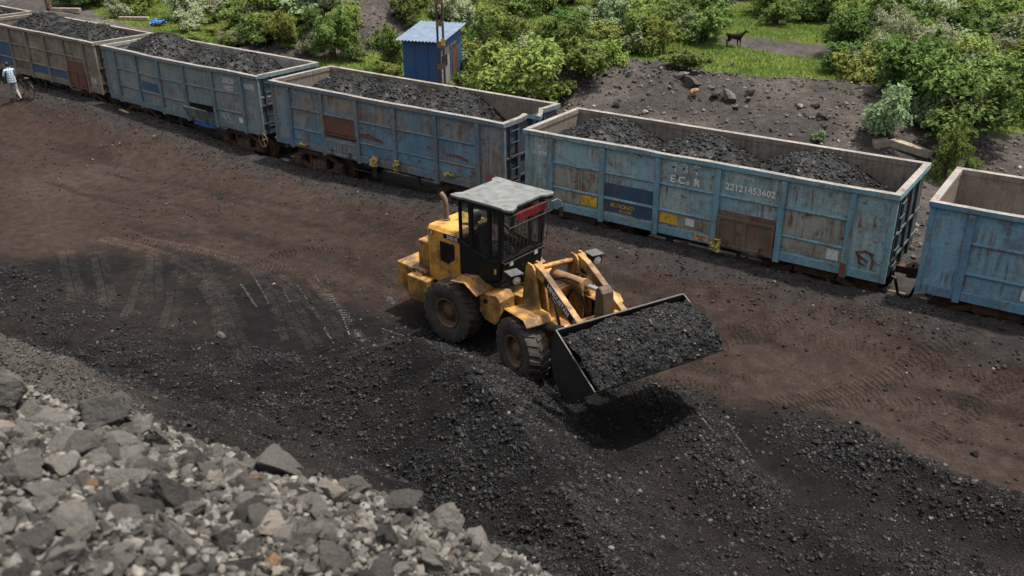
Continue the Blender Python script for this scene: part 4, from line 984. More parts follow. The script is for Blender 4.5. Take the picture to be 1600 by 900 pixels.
def head_parts(body_root, c, fwd, skin=SKIN, hair=HAIR):
    """hair cap, ears, nose and eyes at the head's place"""
    f = Vector(fwd).normalized(); l = Vector((0, 0, 1)).cross(f).normalized(); u = f.cross(l)
    M = Matrix(((f.x, l.x, u.x, c[0]), (f.y, l.y, u.y, c[1]), (f.z, l.z, u.z, c[2]), (0, 0, 0, 1)))
    V, F = ICO3; V = V.copy()*np.array([0.104, 0.086, 0.118])+np.array([-0.006, 0, 0.012])
    keep = [tuple(t) for t in F if not (V[t][:, 0].mean() > 0.045 and V[t][:, 2].mean() < 0.06) and V[t][:, 2].mean() > -0.055]
    g = G(M); g.add([tuple(p) for p in V], keep); g.build('hair', hair, body_root, True)
    g = G(M)
    g.add([(0.088, 0.014, -0.03), (0.088, -0.014, -0.03), (0.115, 0, -0.032), (0.092, 0, 0.01)], [(0, 1, 2), (1, 3, 2), (3, 0, 2), (0, 3, 1)])
    for s in (-1, 1): g.add([tuple(np.array(p)*np.array([0.02, 0.008, 0.03])+np.array([-0.008, s*0.083, -0.01])) for p in ICO1[0]], [tuple(t) for t in ICO1[1]])
    g.build('nose_and_ears', skin, body_root, True)
    g = G(M)
    for s in (-1, 1): g.add([tuple(np.array(p)*0.011+np.array([0.083, s*0.031, 0.005])) for p in ICO1[0]], [tuple(t) for t in ICO1[1]])
    g.box((0.083, -0.022, -0.062), (0.089, 0.022, -0.056)); g.build('eyes_and_mouth', HAIR, body_root)

# ------------------------------------------------------------------ the loader
LX, LY = 3.65, -5.10
ROOT = empty('wheel_loader', (LX, LY, 0), rad(-5), 'yellow wheel loader with black cab raising a bucket full of coal', 'loader')
RFm = Matrix.Translation((-1.43, 0, 0))
FFm = Matrix.Rotation(rad(-20), 4, 'Z') @ Matrix.Translation((1.43, 0, 0))
LZ = 0.0
def loader_wheel(Mx, lab=None):
    T = Mx
    g = G(T); R = 0.745; w = 0.25
    prof = [(0.34, -0.19), (0.40, -0.235), (0.50, -0.262), (0.60, -0.262), (0.685, -0.25), (0.71, -0.235), (0.715, 0.0), (0.71, 0.235), (0.685, 0.25), (0.60, 0.262), (0.50, 0.262), (0.40, 0.235), (0.34, 0.19)]
    g.lathe(prof, 56)
    n = 22
    for s in (-1, 1):
        for i in range(n):
            a = 2*math.pi*(i+(0.5 if s > 0 else 0))/n
            for k in range(1):
                def P(r, off, da): return (r*math.cos(a+da), off, r*math.sin(a+da))
                y0, y1 = 0.01*s, 0.245*s; t0, t1 = 0.07, 0.085; sk = 0.13
                v = [P(0.70, y0, -t0), P(0.70, y0, t0), P(0.70, y1, sk+t1), P(0.70, y1, sk-t1), P(R, y0, -t0*0.8), P(R, y0, t0*0.8), P(R-0.012, y1, sk+t1*0.75), P(R-0.012, y1, sk-t1*0.75)]
                sh = [P(0.60, 0.263*s, sk+t1*0.6), P(0.60, 0.263*s, sk-t1*0.6)]
                g.add(v, [(4, 5, 6, 7), (0, 1, 5, 4), (1, 2, 6, 5), (2, 3, 7, 6), (3, 0, 4, 7)])
                g.add([v[2], v[3], v[7], v[6], sh[0], sh[1]], [(3, 2, 5, 4), (0, 3, 4), (1, 5, 2)])
    ty = g.build('tyre', RUBBER, None, True)
    r = G(T)
    r.lathe([(0.345, -0.20), (0.37, -0.235), (0.345, -0.24), (0.31, -0.21), (0.30, -0.12), (0.27, -0.10), (0.17, -0.13), (0.15, -0.17), (0.10, -0.19), (0.001, -0.195)], 36)
    r.lathe([(0.345, 0.20), (0.37, 0.235), (0.345, 0.24), (0.30, 0.1), (0.001, 0.08)], 36)
    for i in range(12):
        a = 2*math.pi*i/12; r.lathe([(0.001, -0.15), (0.022, -0.15), (0.022, -0.09)], 6, M=Matrix.Translation((0.225*math.cos(a), 0, 0.225*math.sin(a))))
    ri = r.build('rim', RIMM, None, True)
    return ty, ri
YELA = mat_yellow('dirty_arm_paint', (0.38, 0.205, 0.052), 0.72)
GREASE = mat_yellow('greasy_worn_paint', (0.10, 0.065, 0.03), 0.8)
RIMM = mat_yellow('rusty_rim_paint', (0.13, 0.075, 0.04), 0.55)
for k, (Fm, yy) in enumerate(((RFm, -1.02), (RFm, 1.02), (FFm, -1.02), (FFm, 1.02))):
    sp = Fm @ Matrix.Translation((0, yy, 0.735)) @ (Matrix.Rotation(math.pi, 4, 'Z') if yy > 0 else Matrix.Identity(4)) @ Matrix.Rotation(0.3*k, 4, 'Y')
    ty, ri = loader_wheel(sp)
    ty.name = 'wheel'; ty.parent = ROOT; ri.parent = ty; ri.name = 'rim'
def LG(F=RFm): return G(F)
# rear frame and counterweight
g = LG(); g.box((-1.1, -0.42, 0.5), (1.2, 0.42, 1.05)); g.box((0.9, -0.25, 0.45), (1.5, 0.25, 1.2)); g.tube([(0, -0.95, 0.735), (0, 0.95, 0.735)], 0.14, 12); g.build('rear_frame', YELW, ROOT, bev=0.02)
g = LG()
g.prism([(-2.12, 0.74), (-1.7, 0.55), (-1.15, 0.55), (-1.15, 1.26), (-2.08, 1.33)], -0.78, 0.78, 'y')
g.build('counterweight', YELW, ROOT, bev=0.03)
for s in (-1, 1):
    g = LG(); g.prism([(-1.45, 0.62), (-0.86, 0.62), (-0.80, 0.9), (-0.80, 1.22), (-1.45, 1.24)], s*0.79, s*1.06, 'y')
    g.build('counterweight_block', YELW, ROOT, bev=0.025)
g = LG(); g.box((-1.5, -0.60, 1.27), (-1.16, 0.60, 1.98)); g.build('radiator_cowl', YELW, ROOT, bev=0.03)
g = LG(); g.tube([(-1.38, -0.86, 1.25), (-1.38, -0.9, 1.36), (-1.22, -0.9, 1.38), (-1.08, -0.9, 1.36), (-1.08, -0.86, 1.25)], 0.028, 8); g.build('tie_loop', DKSTEEL, ROOT, True)
# hood
g = LG(); g.prism([(-0.62, 1.06), (-0.62, 2.36), (-0.55, 2.45), (0.55, 2.45), (0.62, 2.36), (0.62, 1.06)], -1.14, -0.03, 'x'); hood = g.build('hood', YEL, ROOT, bev=0.03)
g = LG(); g.prism([(-0.73, 1.66), (-0.73, 2.14), (-0.27, 2.14), (-0.27, 1.80), (-0.48, 1.62)], -0.632, -0.622, 'y')
for k in range(9): g.box((-0.70, -0.640, 1.74+k*0.043), (-0.30, -0.633, 1.752+k*0.043))
g.build('side_grille', BLACK, hood)
g = LG(); g.lathe([(0.001, 2.458), (0.075, 2.458), (0.075, 2.45)], 20, M=Matrix.Translation((-0.45, -0.05, 0)), axis='z'); g.build('filler_opening', BLACK, hood)
g = LG(); g.box((-0.60, -0.631, 2.24), (-0.06, -0.6215, 2.36)); mp = g.build('model_plate', BLACK, hood)
lettering('lettering', '2021E', 0.115, RFm @ face_y(-0.33, -0.6325, 2.258), WHITE, mp, 1.2, 0.002)
g = LG(); g.lathe([(0.001, -0.6215), (0.075, -0.6215), (0.075, -0.61)], 20, M=Matrix.Translation((-1.0, 0, 2.28)), axis='y'); bd = g.build('badge', RED, hood)
lettering('lettering', 'B', 0.13, RFm @ face_y(-1.0, -0.624, 2.235), WHITE, bd, 1.0, 0.002)
g = LG(); g.lathe([(0.10, 2.45), (0.10, 2.48), (0.075, 2.49)], 16, M=Matrix.Translation((-0.98, -0.12, 0)), axis='z'); g.tube([(-0.98, -0.12, 2.46), (-0.98, -0.12, 2.86), (-1.0, -0.12, 2.95), (-1.05, -0.12, 3.02), (-1.13, -0.12, 3.07)], [0.06, 0.058, 0.058, 0.06, 0.065], 14)
g.build('exhaust_pipe', RUSTL, hood, True)
g = LG(); g.lathe([(0.06, 2.45), (0.06, 2.52), (0.13, 2.54), (0.155, 2.62), (0.15, 2.72), (0.10, 2.77), (0.001, 2.78)], 20, M=Matrix.Translation((-0.28, 0.12, 0)), axis='z'); g.build('precleaner_bowl', plain('smoky_bowl', (0.12, 0.11, 0.095), 0.35, 0.5), hood, True)
# fenders, step tanks
for s in (-1, 1):
    g = LG(); o = [(0.16, 1.60), (0.58, 1.66), (0.93, 1.44)]; inn = [(x, z-0.03) for x, z in reversed(o)]
    g.prism(o+inn, s*0.66, s*1.24, 'y'); g.build('rear_fender', YELW, ROOT, bev=0.008)
    g = LG(); g.prism([(0.80, 0.95), (0.95, 0.78), (1.25, 0.72), (1.42, 0.9), (1.42, 1.34), (1.30, 1.46), (0.86, 1.40), (0.80, 1.30)], s*0.5, s*1.0, 'y'); tk = g.build('tank', YELW, ROOT, bev=0.02)
    g = LG(); g.lathe([(0.001, s*1.045), (0.05, s*1.045), (0.055, s*1.0)], 14, M=Matrix.Translation((1.0, 0, 1.26))); g.build('cap', BLACK, tk)
    g = LG(FFm); o = [(-0.72, 1.12), (-0.44, 1.55), (0.36, 1.62), (0.50, 1.5)]; inn = [(x, z-0.03) for x, z in reversed(o)]
    g.prism(o+inn, s*0.58, s*1.22, 'y'); g.build('front_fender', YELW, ROOT, bev=0.008)
# cab
CABX0, CABX1, CW = 0.0, 1.24, 0.74
g = LG(); sidep = [(0.0, 1.55), (0.75, 1.55), (1.18, 1.72), (1.22, 2.18), (0.92, 2.14), (0.40, 2.25), (0.0, 2.40)]
for s in (-1, 1): g.prism(sidep, s*CW, s*(CW-0.04), 'y')
g.box((0.0, -CW+0.041, 1.52), (1.2, CW-0.041, 1.58)); g.prism([(1.16, 1.581), (1.22, 1.72), (1.27, 2.18), (1.23, 2.18), (1.18, 1.74), (1.12, 1.581)], -CW+0.041, CW-0.041, 'y'); g.box((0.0, -CW+0.041, 1.581), (0.04, CW-0.041, 2.40))
cab = g.build('cab', BLACK, ROOT, bev=0.012)
for s in (-1, 1):
    g = LG(); y0, y1 = s*CW, s*(CW-0.07)
    g.box((0.30, min(y0, y1), 2.22), (0.40, max(y0, y1), 3.38)); g.box((0.0, min(y0, y1), 2.401), (0.05, max(y0, y1), 3.38))
    g.prism([(1.14, 2.10), (1.25, 2.12), (1.30, 3.38), (1.18, 3.38)], y0, y1, 'y'); g.prism([(0.84, 2.10), (0.92, 2.10), (0.94, 3.38), (0.86, 3.38)], y0, y1, 'y')
    g.box((0.401, min(y0, y1), 3.28), (1.17, max(y0, y1), 3.38))
    g.build('window_frame', BLACK, cab)
g = LG(); ro = []
pts = [(-0.20, -0.77), (-0.16, -0.80), (0.10, -0.80), (0.20, -0.765), (1.28, -0.765), (1.38, -0.80), (1.50, -0.78), (1.56, -0.70), (1.50, -0.50), (1.42, -0.40), (1.42, 0.40), (1.50, 0.50), (1.56, 0.70), (1.50, 0.78), (1.38, 0.80), (1.28, 0.765), (0.20, 0.765), (0.10, 0.80), (-0.16, 0.80), (-0.20, 0.77), (-0.18, 0.62), (-0.08, 0.5), (-0.08, -0.5), (-0.18, -0.62)]
g.prism(pts, 3.385, 3.445, 'z'); rf = g.build('roof', GREYW, cab, bev=0.012)
g = LG(); g.prism([(x*0.985+0.01, y*0.985) for x, y in pts], 3.33, 3.384, 'z'); g.build('roof_underside', BLACK, rf)
g = LG()
for x, y in ((0.1, -0.55), (0.1, 0.5), (0.62, 0.55), (1.3, 0.62), (1.25, -0.6), (0.75, -0.62), (0.4, -0.45)): g.box((x-0.05, y-0.015, 3.4455), (x+0.05, y+0.015, 3.452))
g.build('roof_scrape', RUSTL, rf)
g = LG()
for s in (-1, 1):
    y = s*(CW-0.03); g.add([(0.05, y, 2.40), (0.30, y, 2.32), (0.30, y, 3.33), (0.05, y, 3.33)], [(0, 1, 2, 3)]); g.add([(0.40, y, 2.25), (0.85, y, 2.15), (0.86, y, 3.28), (0.40, y, 3.28)], [(0, 1, 2, 3)]); g.add([(0.93, y, 2.12), (1.16, y, 2.12), (1.19, y, 3.3), (0.94, y, 3.3)], [(0, 1, 2, 3)])
g.build('side_window', GLASS, cab)
g = LG(); g.add([(1.24, -CW+0.07, 2.16), (1.24, CW-0.07, 2.16), (1.28, CW-0.07, 3.34), (1.28, -CW+0.07, 3.34)], [(0, 1, 2, 3)]); g.build('windscreen', GLASS, cab)
g = LG(); g.add([(0.03, -CW+0.07, 2.42), (0.03, CW-0.07, 2.42), (0.03, CW-0.07, 3.34), (0.03, -CW+0.07, 3.34)], [(0, 1, 2, 3)]); g.build('rear_window', GLASS, cab)
# barred guard leaning out in front of the windscreen
g = LG()
for k in range(11):
    y = -0.70+1.40*k/10; g.tube([(1.50, y, 3.28), (1.34, y, 2.12)], 0.008, 6)
for z, x in ((3.28, 1.50), (3.0, 1.461), (2.14, 1.343)): g.tube([(x, -0.74, z), (x, 0.74, z)], 0.012, 6)
for s in (-1, 1): g.tube([(1.50, s*0.72, 3.28), (1.28, s*0.72, 3.3)], 0.014, 6); g.tube([(1.343, s*0.72, 2.14), (1.26, s*0.72, 2.16)], 0.014, 6)
g.build('window_guard', plain('guard_bar', (0.06, 0.055, 0.05), 0.5, 0.4, 0.3), cab)
g = LG(); g.add([(1.43, -0.45, 3.07), (1.43, 0.60, 3.07), (1.455, 0.60, 3.29), (1.455, -0.45, 3.29), (1.422, -0.45, 3.07), (1.422, 0.60, 3.07), (1.447, 0.60, 3.29), (1.447, -0.45, 3.29)], [(0,1,2,3),(7,6,5,4),(0,4,5,1),(3,2,6,7)]); g.build('red_banner', RED, cab)
for yy in (-0.42, 0.45):
    g = LG(); g.box((1.262, yy-0.06, 1.99), (1.272, yy+0.06, 2.07)); g.build('reflector', WHITE, cab)
g = LG(); g.box((1.04, -CW-0.006, 1.83), (1.10, -CW-0.001, 1.95)); g.build('side_marker', YELP, cab)
g = LG(); g.tube([(1.45, 0.76, 3.2), (1.52, 0.9, 3.24), (1.56, 0.98, 3.18), (1.56, 0.98, 2.98)], 0.014, 6); mr = g.build('mirror_arm', GREYW, cab)
g = LG(); g.box((1.545, 0.90, 2.80), (1.58, 1.06, 3.05)); g.build('mirror', BLACK, mr, bev=0.01)
# inside the cab
g = LG(); g.box((0.20, -0.25, 1.58), (0.62, 0.25, 2.02)); g.prism([(0.12, 2.02), (0.25, 2.02), (0.20, 2.62), (0.10, 2.62)], -0.24, 0.24, 'y'); g.build('seat', DKSTEEL, cab, bev=0.03)
g = LG(); Tm = Matrix.Translation((0.98, 0, 2.32)) @ Matrix.Rotation(rad(-28), 4, 'Y')
g.tube([(0.19*math.cos(a*math.pi/12), 0.19*math.sin(a*math.pi/12), 0) for a in range(25)], 0.016, 8, M=Tm); g.tube([(-0.19, 0, 0), (0.19, 0, 0)], 0.014, 6, M=Tm); g.tube([(0, 0, 0.0), (0.0, 0, -0.55)], 0.03, 8, M=Tm); g.build('steering_wheel', BLACK, cab, True)
g = LG(); g.box((1.02, -0.55, 1.581), (1.15, 0.55, 2.12)); g.build('dashboard', DKSTEEL, cab, bev=0.02)
# front frame, arms, cylinders
g = LG(FFm); g.box((-1.3, -0.22, 0.5), (-0.5, 0.22, 1.15)); g.box((-0.55, -0.42, 0.5), (0.62, 0.42, 1.1)); g.tube([(0, -0.95, 0.735), (0, 0.95, 0.735)], 0.14, 12)
g.build('front_frame', YELW, ROOT, bev=0.02)
for s in (-1, 1):
    for off in (0.44, 0.64):
        g = LG(FFm); g.prism([(-0.72, 1.05), (0.10, 1.05), (0.12, 1.5), (-0.12, 2.42), (-0.2, 2.5), (-0.40, 2.5), (-0.46, 2.40)], s*(off-0.025), s*(off+0.025), 'y'); g.build('tower_plate', YELW, ROOT, bev=0.01)
    g = LG(FFm); g.prism([(-0.36, 2.44), (-0.22, 2.52), (0.1, 2.45), (1.40, 1.88), (1.72, 1.62), (2.06, 1.24), (2.10, 1.08), (1.96, 1.02), (1.64, 1.28), (1.24, 1.69), (0.1, 2.22), (-0.25, 2.28), (-0.38, 2.33)], s*0.47, s*0.61, 'y'); am = g.build('lift_arm', YELA, ROOT, bev=0.015)
    if s < 0:
        g2 = Matrix.Rotation(rad(24.0), 4, 'Y')
        lettering('lettering', 'HINDUSTAN', 0.165, FFm @ Matrix.Translation((0.70, -0.6165, 2.02)) @ g2 @ Matrix.Rotation(rad(90), 4, 'X'), WHITE, am, 0.92, 0.003)
        gb = LG(FFm @ Matrix.Translation((0.70, 0, 2.02)) @ g2); gb.box((-0.58, -0.6155, -0.04), (0.58, -0.6105, 0.15)); gb.build('name_strip', BLACK, am)
    g = LG(FFm); g.tube([(-0.30, s*0.74, 1.10), (0.45, s*0.74, 1.35)], 0.075, 12); lc = g.build('lift_cylinder', DKSTEEL, ROOT, True)
    g = LG(FFm); g.tube([(0.45, s*0.70, 1.36), (1.35, s*0.66, 1.66)], 0.085, 12); g.tube([(1.30, s*0.665, 1.64), (1.36, s*0.66, 1.665)], 0.10, 12); g.build('barrel', DKSTEEL, lc, True)
    g = LG(FFm); g.box((1.20, s*0.735-0.03, 1.60), (1.26, s*0.735+0.03, 1.74)); g.build('gland_tag', WHITE, lc)
g = LG(FFm); g.tube([(1.30, -0.47, 1.66), (1.30, 0.47, 1.66)], 0.17, 14); g.build('cross_tube', YELW, ROOT, True)
g = LG(FFm); g.tube([(-0.42, -0.46, 2.3), (-0.42, 0.46, 2.3)], 0.06, 10); g.tube([(-0.3, -0.6, 2.36), (-0.3, 0.6, 2.36)], 0.05, 10); g.box((-0.5, -0.42, 1.1), (-0.30, 0.42, 1.75)); g.build('tower_cross_member', YELW, ROOT, True)
g = LG(FFm); g.tube([(-0.40, 0.0, 2.10), (-0.28, 0, 2.12)], 0.12, 12); g.tube([(-0.30, 0.0, 2.115), (0.78, 0.0, 2.30)], 0.115, 16); g.tube([(0.74, 0.0, 2.293), (0.84, 0.0, 2.31)], 0.135, 16); tc = g.build('tilt_cylinder', TAN, ROOT, True)
g = LG(FFm); g.tube([(0.80, 0, 2.303), (1.42, 0, 2.41)], 0.05, 12); g.build('rod', CHROME, tc, True)
g = LG(FFm); g.prism([(1.30, 1.62), (1.42, 1.50), (1.60, 1.52), (1.66, 1.75), (1.58, 2.44), (1.50, 2.53), (1.40, 2.53), (1.33, 2.44)], -0.14, 0.14, 'y'); g.build('bell_crank', GREASE, ROOT, bev=0.03)
g = LG(FFm); g.tube([(1.50, 0, 1.62), (2.10, 0, 1.42)], 0.07, 10); g.build('link_rod', DKSTEEL, ROOT, True)
for s in (-1, 1):
    g = LG(FFm); g.tube([(-0.2, s*0.22, 1.9), (0.0, s*0.22, 2.18), (0.3, s*0.2, 2.32), (0.55, s*0.17, 2.36), (0.75, s*0.14, 2.36)], 0.022, 8); g.tube([(-0.35, s*0.3, 1.4), (-0.1, s*0.3, 1.8), (0.2, s*0.34, 1.7), (0.4, s*0.36, 1.3)], 0.03, 8); g.build('hydraulic_hose', BLACK, ROOT, True)
# work lamps
for y, x, z in ((-0.86, -0.62, 2.10), (0.98, -0.30, 2.27)):
    g = LG(FFm); g.prism([(x-0.13, z-0.08), (x+0.10, z-0.10), (x+0.13, z+0.10), (x-0.12, z+0.115)], y-0.13, y+0.13, 'y'); lp = g.build('work_lamp', BLACK, ROOT, bev=0.015)
    g = LG(FFm); g.box((x-0.17, y-0.155, z+0.117), (x+0.15, y+0.155, z+0.135)); g.build('lamp_hood', plain('lamp_hood_grey', (0.07, 0.07, 0.068), 0.6, 0.4), lp)
    g = LG(FFm); g.lathe([(0.001, 0.03), (0.08, 0.02), (0.1, 0.0)], 18, M=Matrix.Translation((x+0.115, y, z-0.01)) @ Matrix.Rotation(rad(-90), 4, 'Z')); g.build('lens', LENS, lp, True)
    g = LG(FFm); g.tube([(x-0.02, y, z-0.12), (x-0.05, y-0.2*(1 if y > 0 else -1), z-0.2), (-0.3, 0.62*(1 if y > 0 else -1), 2.05)], 0.02, 8); g.build('lamp_bracket', DKSTEEL, lp)
# bucket: a folded sheet with two side plates
BK = plain('bucket_steel', (0.014, 0.0135, 0.013), 0.55, 0.4, var=0.5, scale=4, bump=0.2)
EDGE = plain('bare_steel_edge', (0.085, 0.078, 0.068), 0.6, 0.3, 0.2, var=0.4, scale=12)
outer = [(2.05, 2.24), (1.93, 1.90), (1.90, 1.55), (1.99, 1.22), (2.20, 1.00), (2.50, 0.93), (2.95, 1.25), (3.36, 1.58)]
inner = [(3.345, 1.61), (2.93, 1.29), (2.49, 0.97), (2.22, 1.04), (2.02, 1.24), (1.93, 1.56), (1.96, 1.89), (2.08, 2.23)]
g = LG(FFm)
for i in range(len(outer)-1):
    j = len(inner)-1-i
    g.prism([outer[i], outer[i+1], inner[j-1], inner[j]], -1.5, 1.5, 'y')
bkt = g.build('bucket', BK, ROOT)
for s in (-1, 1):
    g = LG(FFm); g.prism([(2.05, 2.24), (1.93, 1.90), (1.90, 1.55), (1.99, 1.22), (2.20, 1.00), (2.50, 0.93), (2.95, 1.25), (3.36, 1.58)], s*1.5, s*1.525, 'y'); sp = g.build('side_plate', BK, bkt)
    g = LG(FFm); a, b = Vector((2.05, 0, 2.24)), Vector((3.36, 0, 1.58)); d = (b-a).normalized(); n = Vector((-d.z, 0, d.x)) if d.x < 0 else Vector((d.z*-1, 0, d.x))
    g.prism([(a.x, a.z), (b.x, b.z), (b.x+n.x*0.012, b.z+n.z*0.012), (a.x+n.x*0.012, a.z+n.z*0.012)], s*1.499, s*1.527, 'y'); g.build('worn_edge', EDGE, sp)
g = LG(FFm); g.box((2.045, -1.49, 2.242), (2.09, 1.49, 2.256)); g.build('worn_edge', EDGE, bkt)
for s in (-0.54, 0.0, 0.54):
    g = LG(FFm); g.prism([(1.88, 1.5), (1.75, 1.3), (1.85, 1.05), (2.12, 0.98), (2.1, 1.1), (1.95, 1.3)], s-0.05, s+0.05, 'y'); g.build('bucket_lug', YELW, bkt)
# coal in the bucket
def bucket_load():
    r = np.random.default_rng(77); na, nb = 60, 120
    a = np.linspace(0.0, 1.0, na); b = np.linspace(-1.485, 1.485, nb); A, B = np.meshgrid(a, b, indexing='ij')
    def surf(A, B):
        x = 2.10+1.29*A; z = 2.09-0.52*A
        h = 0.36*np.sin(np.pi*np.clip(A*0.86+0.10, 0, 1))**0.75*(1-0.5*np.abs(B/1.5)**3)
        h = h+0.22*(fbm(A*4+3, B*2.2, 33, 4)-0.5)+0.12*(fbm(A*2, B*6, 34, 3)-0.5)*sstep(0.3, 0.9, A)+0.08*(fbm(A*14, B*12, 35, 3)-0.5)
        h = h-0.08*sstep(0.14, 0.0, A)
        return x+0.30*h, z+h
    X, Z = surf(A, B)
    V = np.stack([X, B, Z], -1).reshape(-1, 3); ii = np.arange(na-1)[:, None]*nb+np.arange(nb-1)[None]
    F = np.stack([ii, ii+nb, ii+nb+1, ii+1], -1).reshape(-1, 4); F = np.concatenate([F[:, [0, 1, 2]], F[:, [0, 2, 3]]])
    n = 16000; aa = r.random(n)*0.98+0.01; bb = r.uniform(-1.46, 1.46, n); x, z = surf(aa, bb); sz = 0.0035+0.042*r.random(n)**13
    V2, F2, S2 = scatter(np.stack([x, bb, z+sz*0.1], -1), sz, r)
    VV = np.concatenate([V, V2]); Mx = np.array(Matrix.Translation((LX, LY, 0)) @ Matrix.Rotation(rad(-5), 4, 'Z') @ FFm)
    VV = VV @ Mx[:3, :3].T+Mx[:3, 3]
    o = npmesh('bucket_coal', VV, np.concatenate([F, F2+len(V)]), COAL, {'shade': np.concatenate([np.full(len(V), 0.25), S2])})
    tag(o, 'load of fine black coal filling the raised loader bucket', 'coal')
bucket_load()
r_f = np.random.default_rng(31)
for k_ in range(26):
    fx, fy = r_f.normal(7.7, 0.45), r_f.normal(-6.6, 0.45)
    put_rock('coal_lump', 'coal', fx, fy, 0.03+0.06*r_f.random()**2, 'angular black coal lump fallen beneath the raised bucket', 'coal lump', 'coal lumps fallen beneath the bucket', 0.2, 0.8)
# driver
dr = empty('person', (LX, LY, 0), rad(-5), 'loader driver in a pink shirt and jeans seated inside the black cab', 'person')
o = Vector((-1.43, 0, 0))
def dj(x, y, z, r): return (x-1.43, y, z, r)
J = {'pelvis': dj(0.36, 0, 2.12, (0.15, 0.12)), 'waist': dj(0.36, 0, 2.28, (0.14, 0.11)), 'chest': dj(0.40, 0, 2.48, (0.17, 0.12)), 'neck0': dj(0.42, 0, 2.63, 0.07), 'neck': dj(0.44, 0, 2.70, 0.052), 'head0': dj(0.46, 0, 2.78, 0.085), 'head': dj(0.46, 0, 2.87, 0.085)}
B = [('pelvis', 'waist', 'shirt'), ('waist', 'chest', 'shirt'), ('chest', 'neck0', 'shirt'), ('neck0', 'neck', 'skin'), ('neck', 'head0', 'skin'), ('head0', 'head', 'skin')]
for s, n in ((-1, 'r'), (1, 'l')):
    J[n+'shoulder'] = dj(0.42, s*0.19, 2.56, 0.065); J[n+'elbow'] = dj(0.60, s*0.27, 2.34, 0.045); J[n+'wrist'] = dj(0.83, s*0.19, 2.37, 0.03)
    J[n+'hip'] = dj(0.42, s*0.10, 2.10, 0.09); J[n+'knee'] = dj(0.80, s*0.15, 2.10, 0.07); J[n+'ankle'] = dj(0.90, s*0.15, 1.70, 0.045); J[n+'toe'] = dj(1.0, s*0.15, 1.63, 0.04)
    B += [('neck0', n+'shoulder', 'shirt'), (n+'shoulder', n+'elbow', 'shirt'), (n+'elbow', n+'wrist', 'skin'), ('pelvis', n+'hip', 'leg'), (n+'hip', n+'knee', 'leg'), (n+'knee', n+'ankle', 'leg'), (n+'ankle', n+'toe', 'shoe')]
    hand(J, B, n, J[n+'wrist'][:3], (1, -s*0.25, 0.05), (0, 1, 0))
bd = person(dr, J, B, [PINK, SKIN, JEANS, SHOE], lambda t, k: {'shirt': 0, 'skin': 1, 'leg': 2, 'shoe': 3}[t])
head_parts(bd, (0.47-1.43, 0, 2.86), (1, 0, -0.05))

# ------------------------------------------------------------------ man pushing a bicycle
mp = on_ground(26, 158); mz = float(zland(np.array([mp[0]]), np.array([mp[1]]))[0])
MAN = empty('person', (mp[0], mp[1], mz), rad(172), 'man in a blue checked shirt walking a bicycle, seen from behind', 'person')
# local +x is the way he walks
J = {'pelvis': (0, 0, 0.92, (0.15, 0.12)), 'waist': (0.01, 0, 1.05, (0.145, 0.11)), 'chest': (0.05, 0, 1.26, (0.175, 0.12)), 'neck0': (0.08, 0, 1.40, 0.075), 'neck': (0.11, 0, 1.46, 0.052), 'head0': (0.14, 0, 1.53, 0.083), 'head': (0.15, 0, 1.60, 0.085)}
B = [('pelvis', 'waist', 'shirt'), ('waist', 'chest', 'shirt'), ('chest', 'neck0', 'shirt'), ('neck0', 'neck', 'skin'), ('neck', 'head0', 'skin'), ('head0', 'head', 'skin')]
for s, n, fx in ((-1, 'r', -1), (1, 'l', 1)):
    J[n+'shoulder'] = (0.07, s*0.19, 1.36, 0.068); J[n+'elbow'] = (0.10+(0.10 if s < 0 else 0), s*0.27, 1.12, 0.047); J[n+'wrist'] = (0.22 if s < 0 else 0.20, -0.34 if s < 0 else 0.05, 0.99, 0.031)
    J[n+'hip'] = (0.0, s*0.10, 0.88, 0.098); J[n+'knee'] = (0.10*fx+0.05, s*0.10, 0.48, 0.066); J[n+'ankle'] = (0.22*fx-(0.0 if fx > 0 else 0.12), s*0.10, 0.10 if fx > 0 else 0.16, 0.047); J[n+'toe'] = (0.22*fx+0.17-(0 if fx > 0 else 0.14), s*0.11, 0.035, 0.038); J[n+'heel'] = (0.22*fx-0.04-(0 if fx > 0 else 0.12), s*0.10, 0.045 if fx > 0 else 0.12, 0.036)
    B += [('neck0', n+'shoulder', 'shirt'), (n+'shoulder', n+'elbow', 'shirt'), (n+'elbow', n+'wrist', 'skin'), ('pelvis', n+'hip', 'leg'), (n+'hip', n+'knee', 'leg'), (n+'knee', n+'ankle', 'leg'), (n+'ankle', n+'toe', 'shoe'), (n+'ankle', n+'heel', 'shoe')]
    hand(J, B, n, J[n+'wrist'][:3], (1, -0.1*s, -0.1), (0, 1, 0.2))
bd = person(MAN, J, B, [CHECK, SKIN, TROUS, SHOE], lambda t, k: {'shirt': 0, 'skin': 1, 'leg': 2, 'shoe': 3}[t])
head_parts(bd, (0.155, 0, 1.59), (1, 0.05, -0.25))
# the loose hem of the shirt
g = G(); g.lathe([(0.165, 1.12), (0.175, 1.0), (0.185, 0.84), (0.178, 0.84), (0.165, 1.0), (0.155, 1.12)], 24, axis='z', M=Matrix.Diagonal((0.80, 1.0, 1, 1))); g.build('shirt_hem', CHECK, MAN, True)
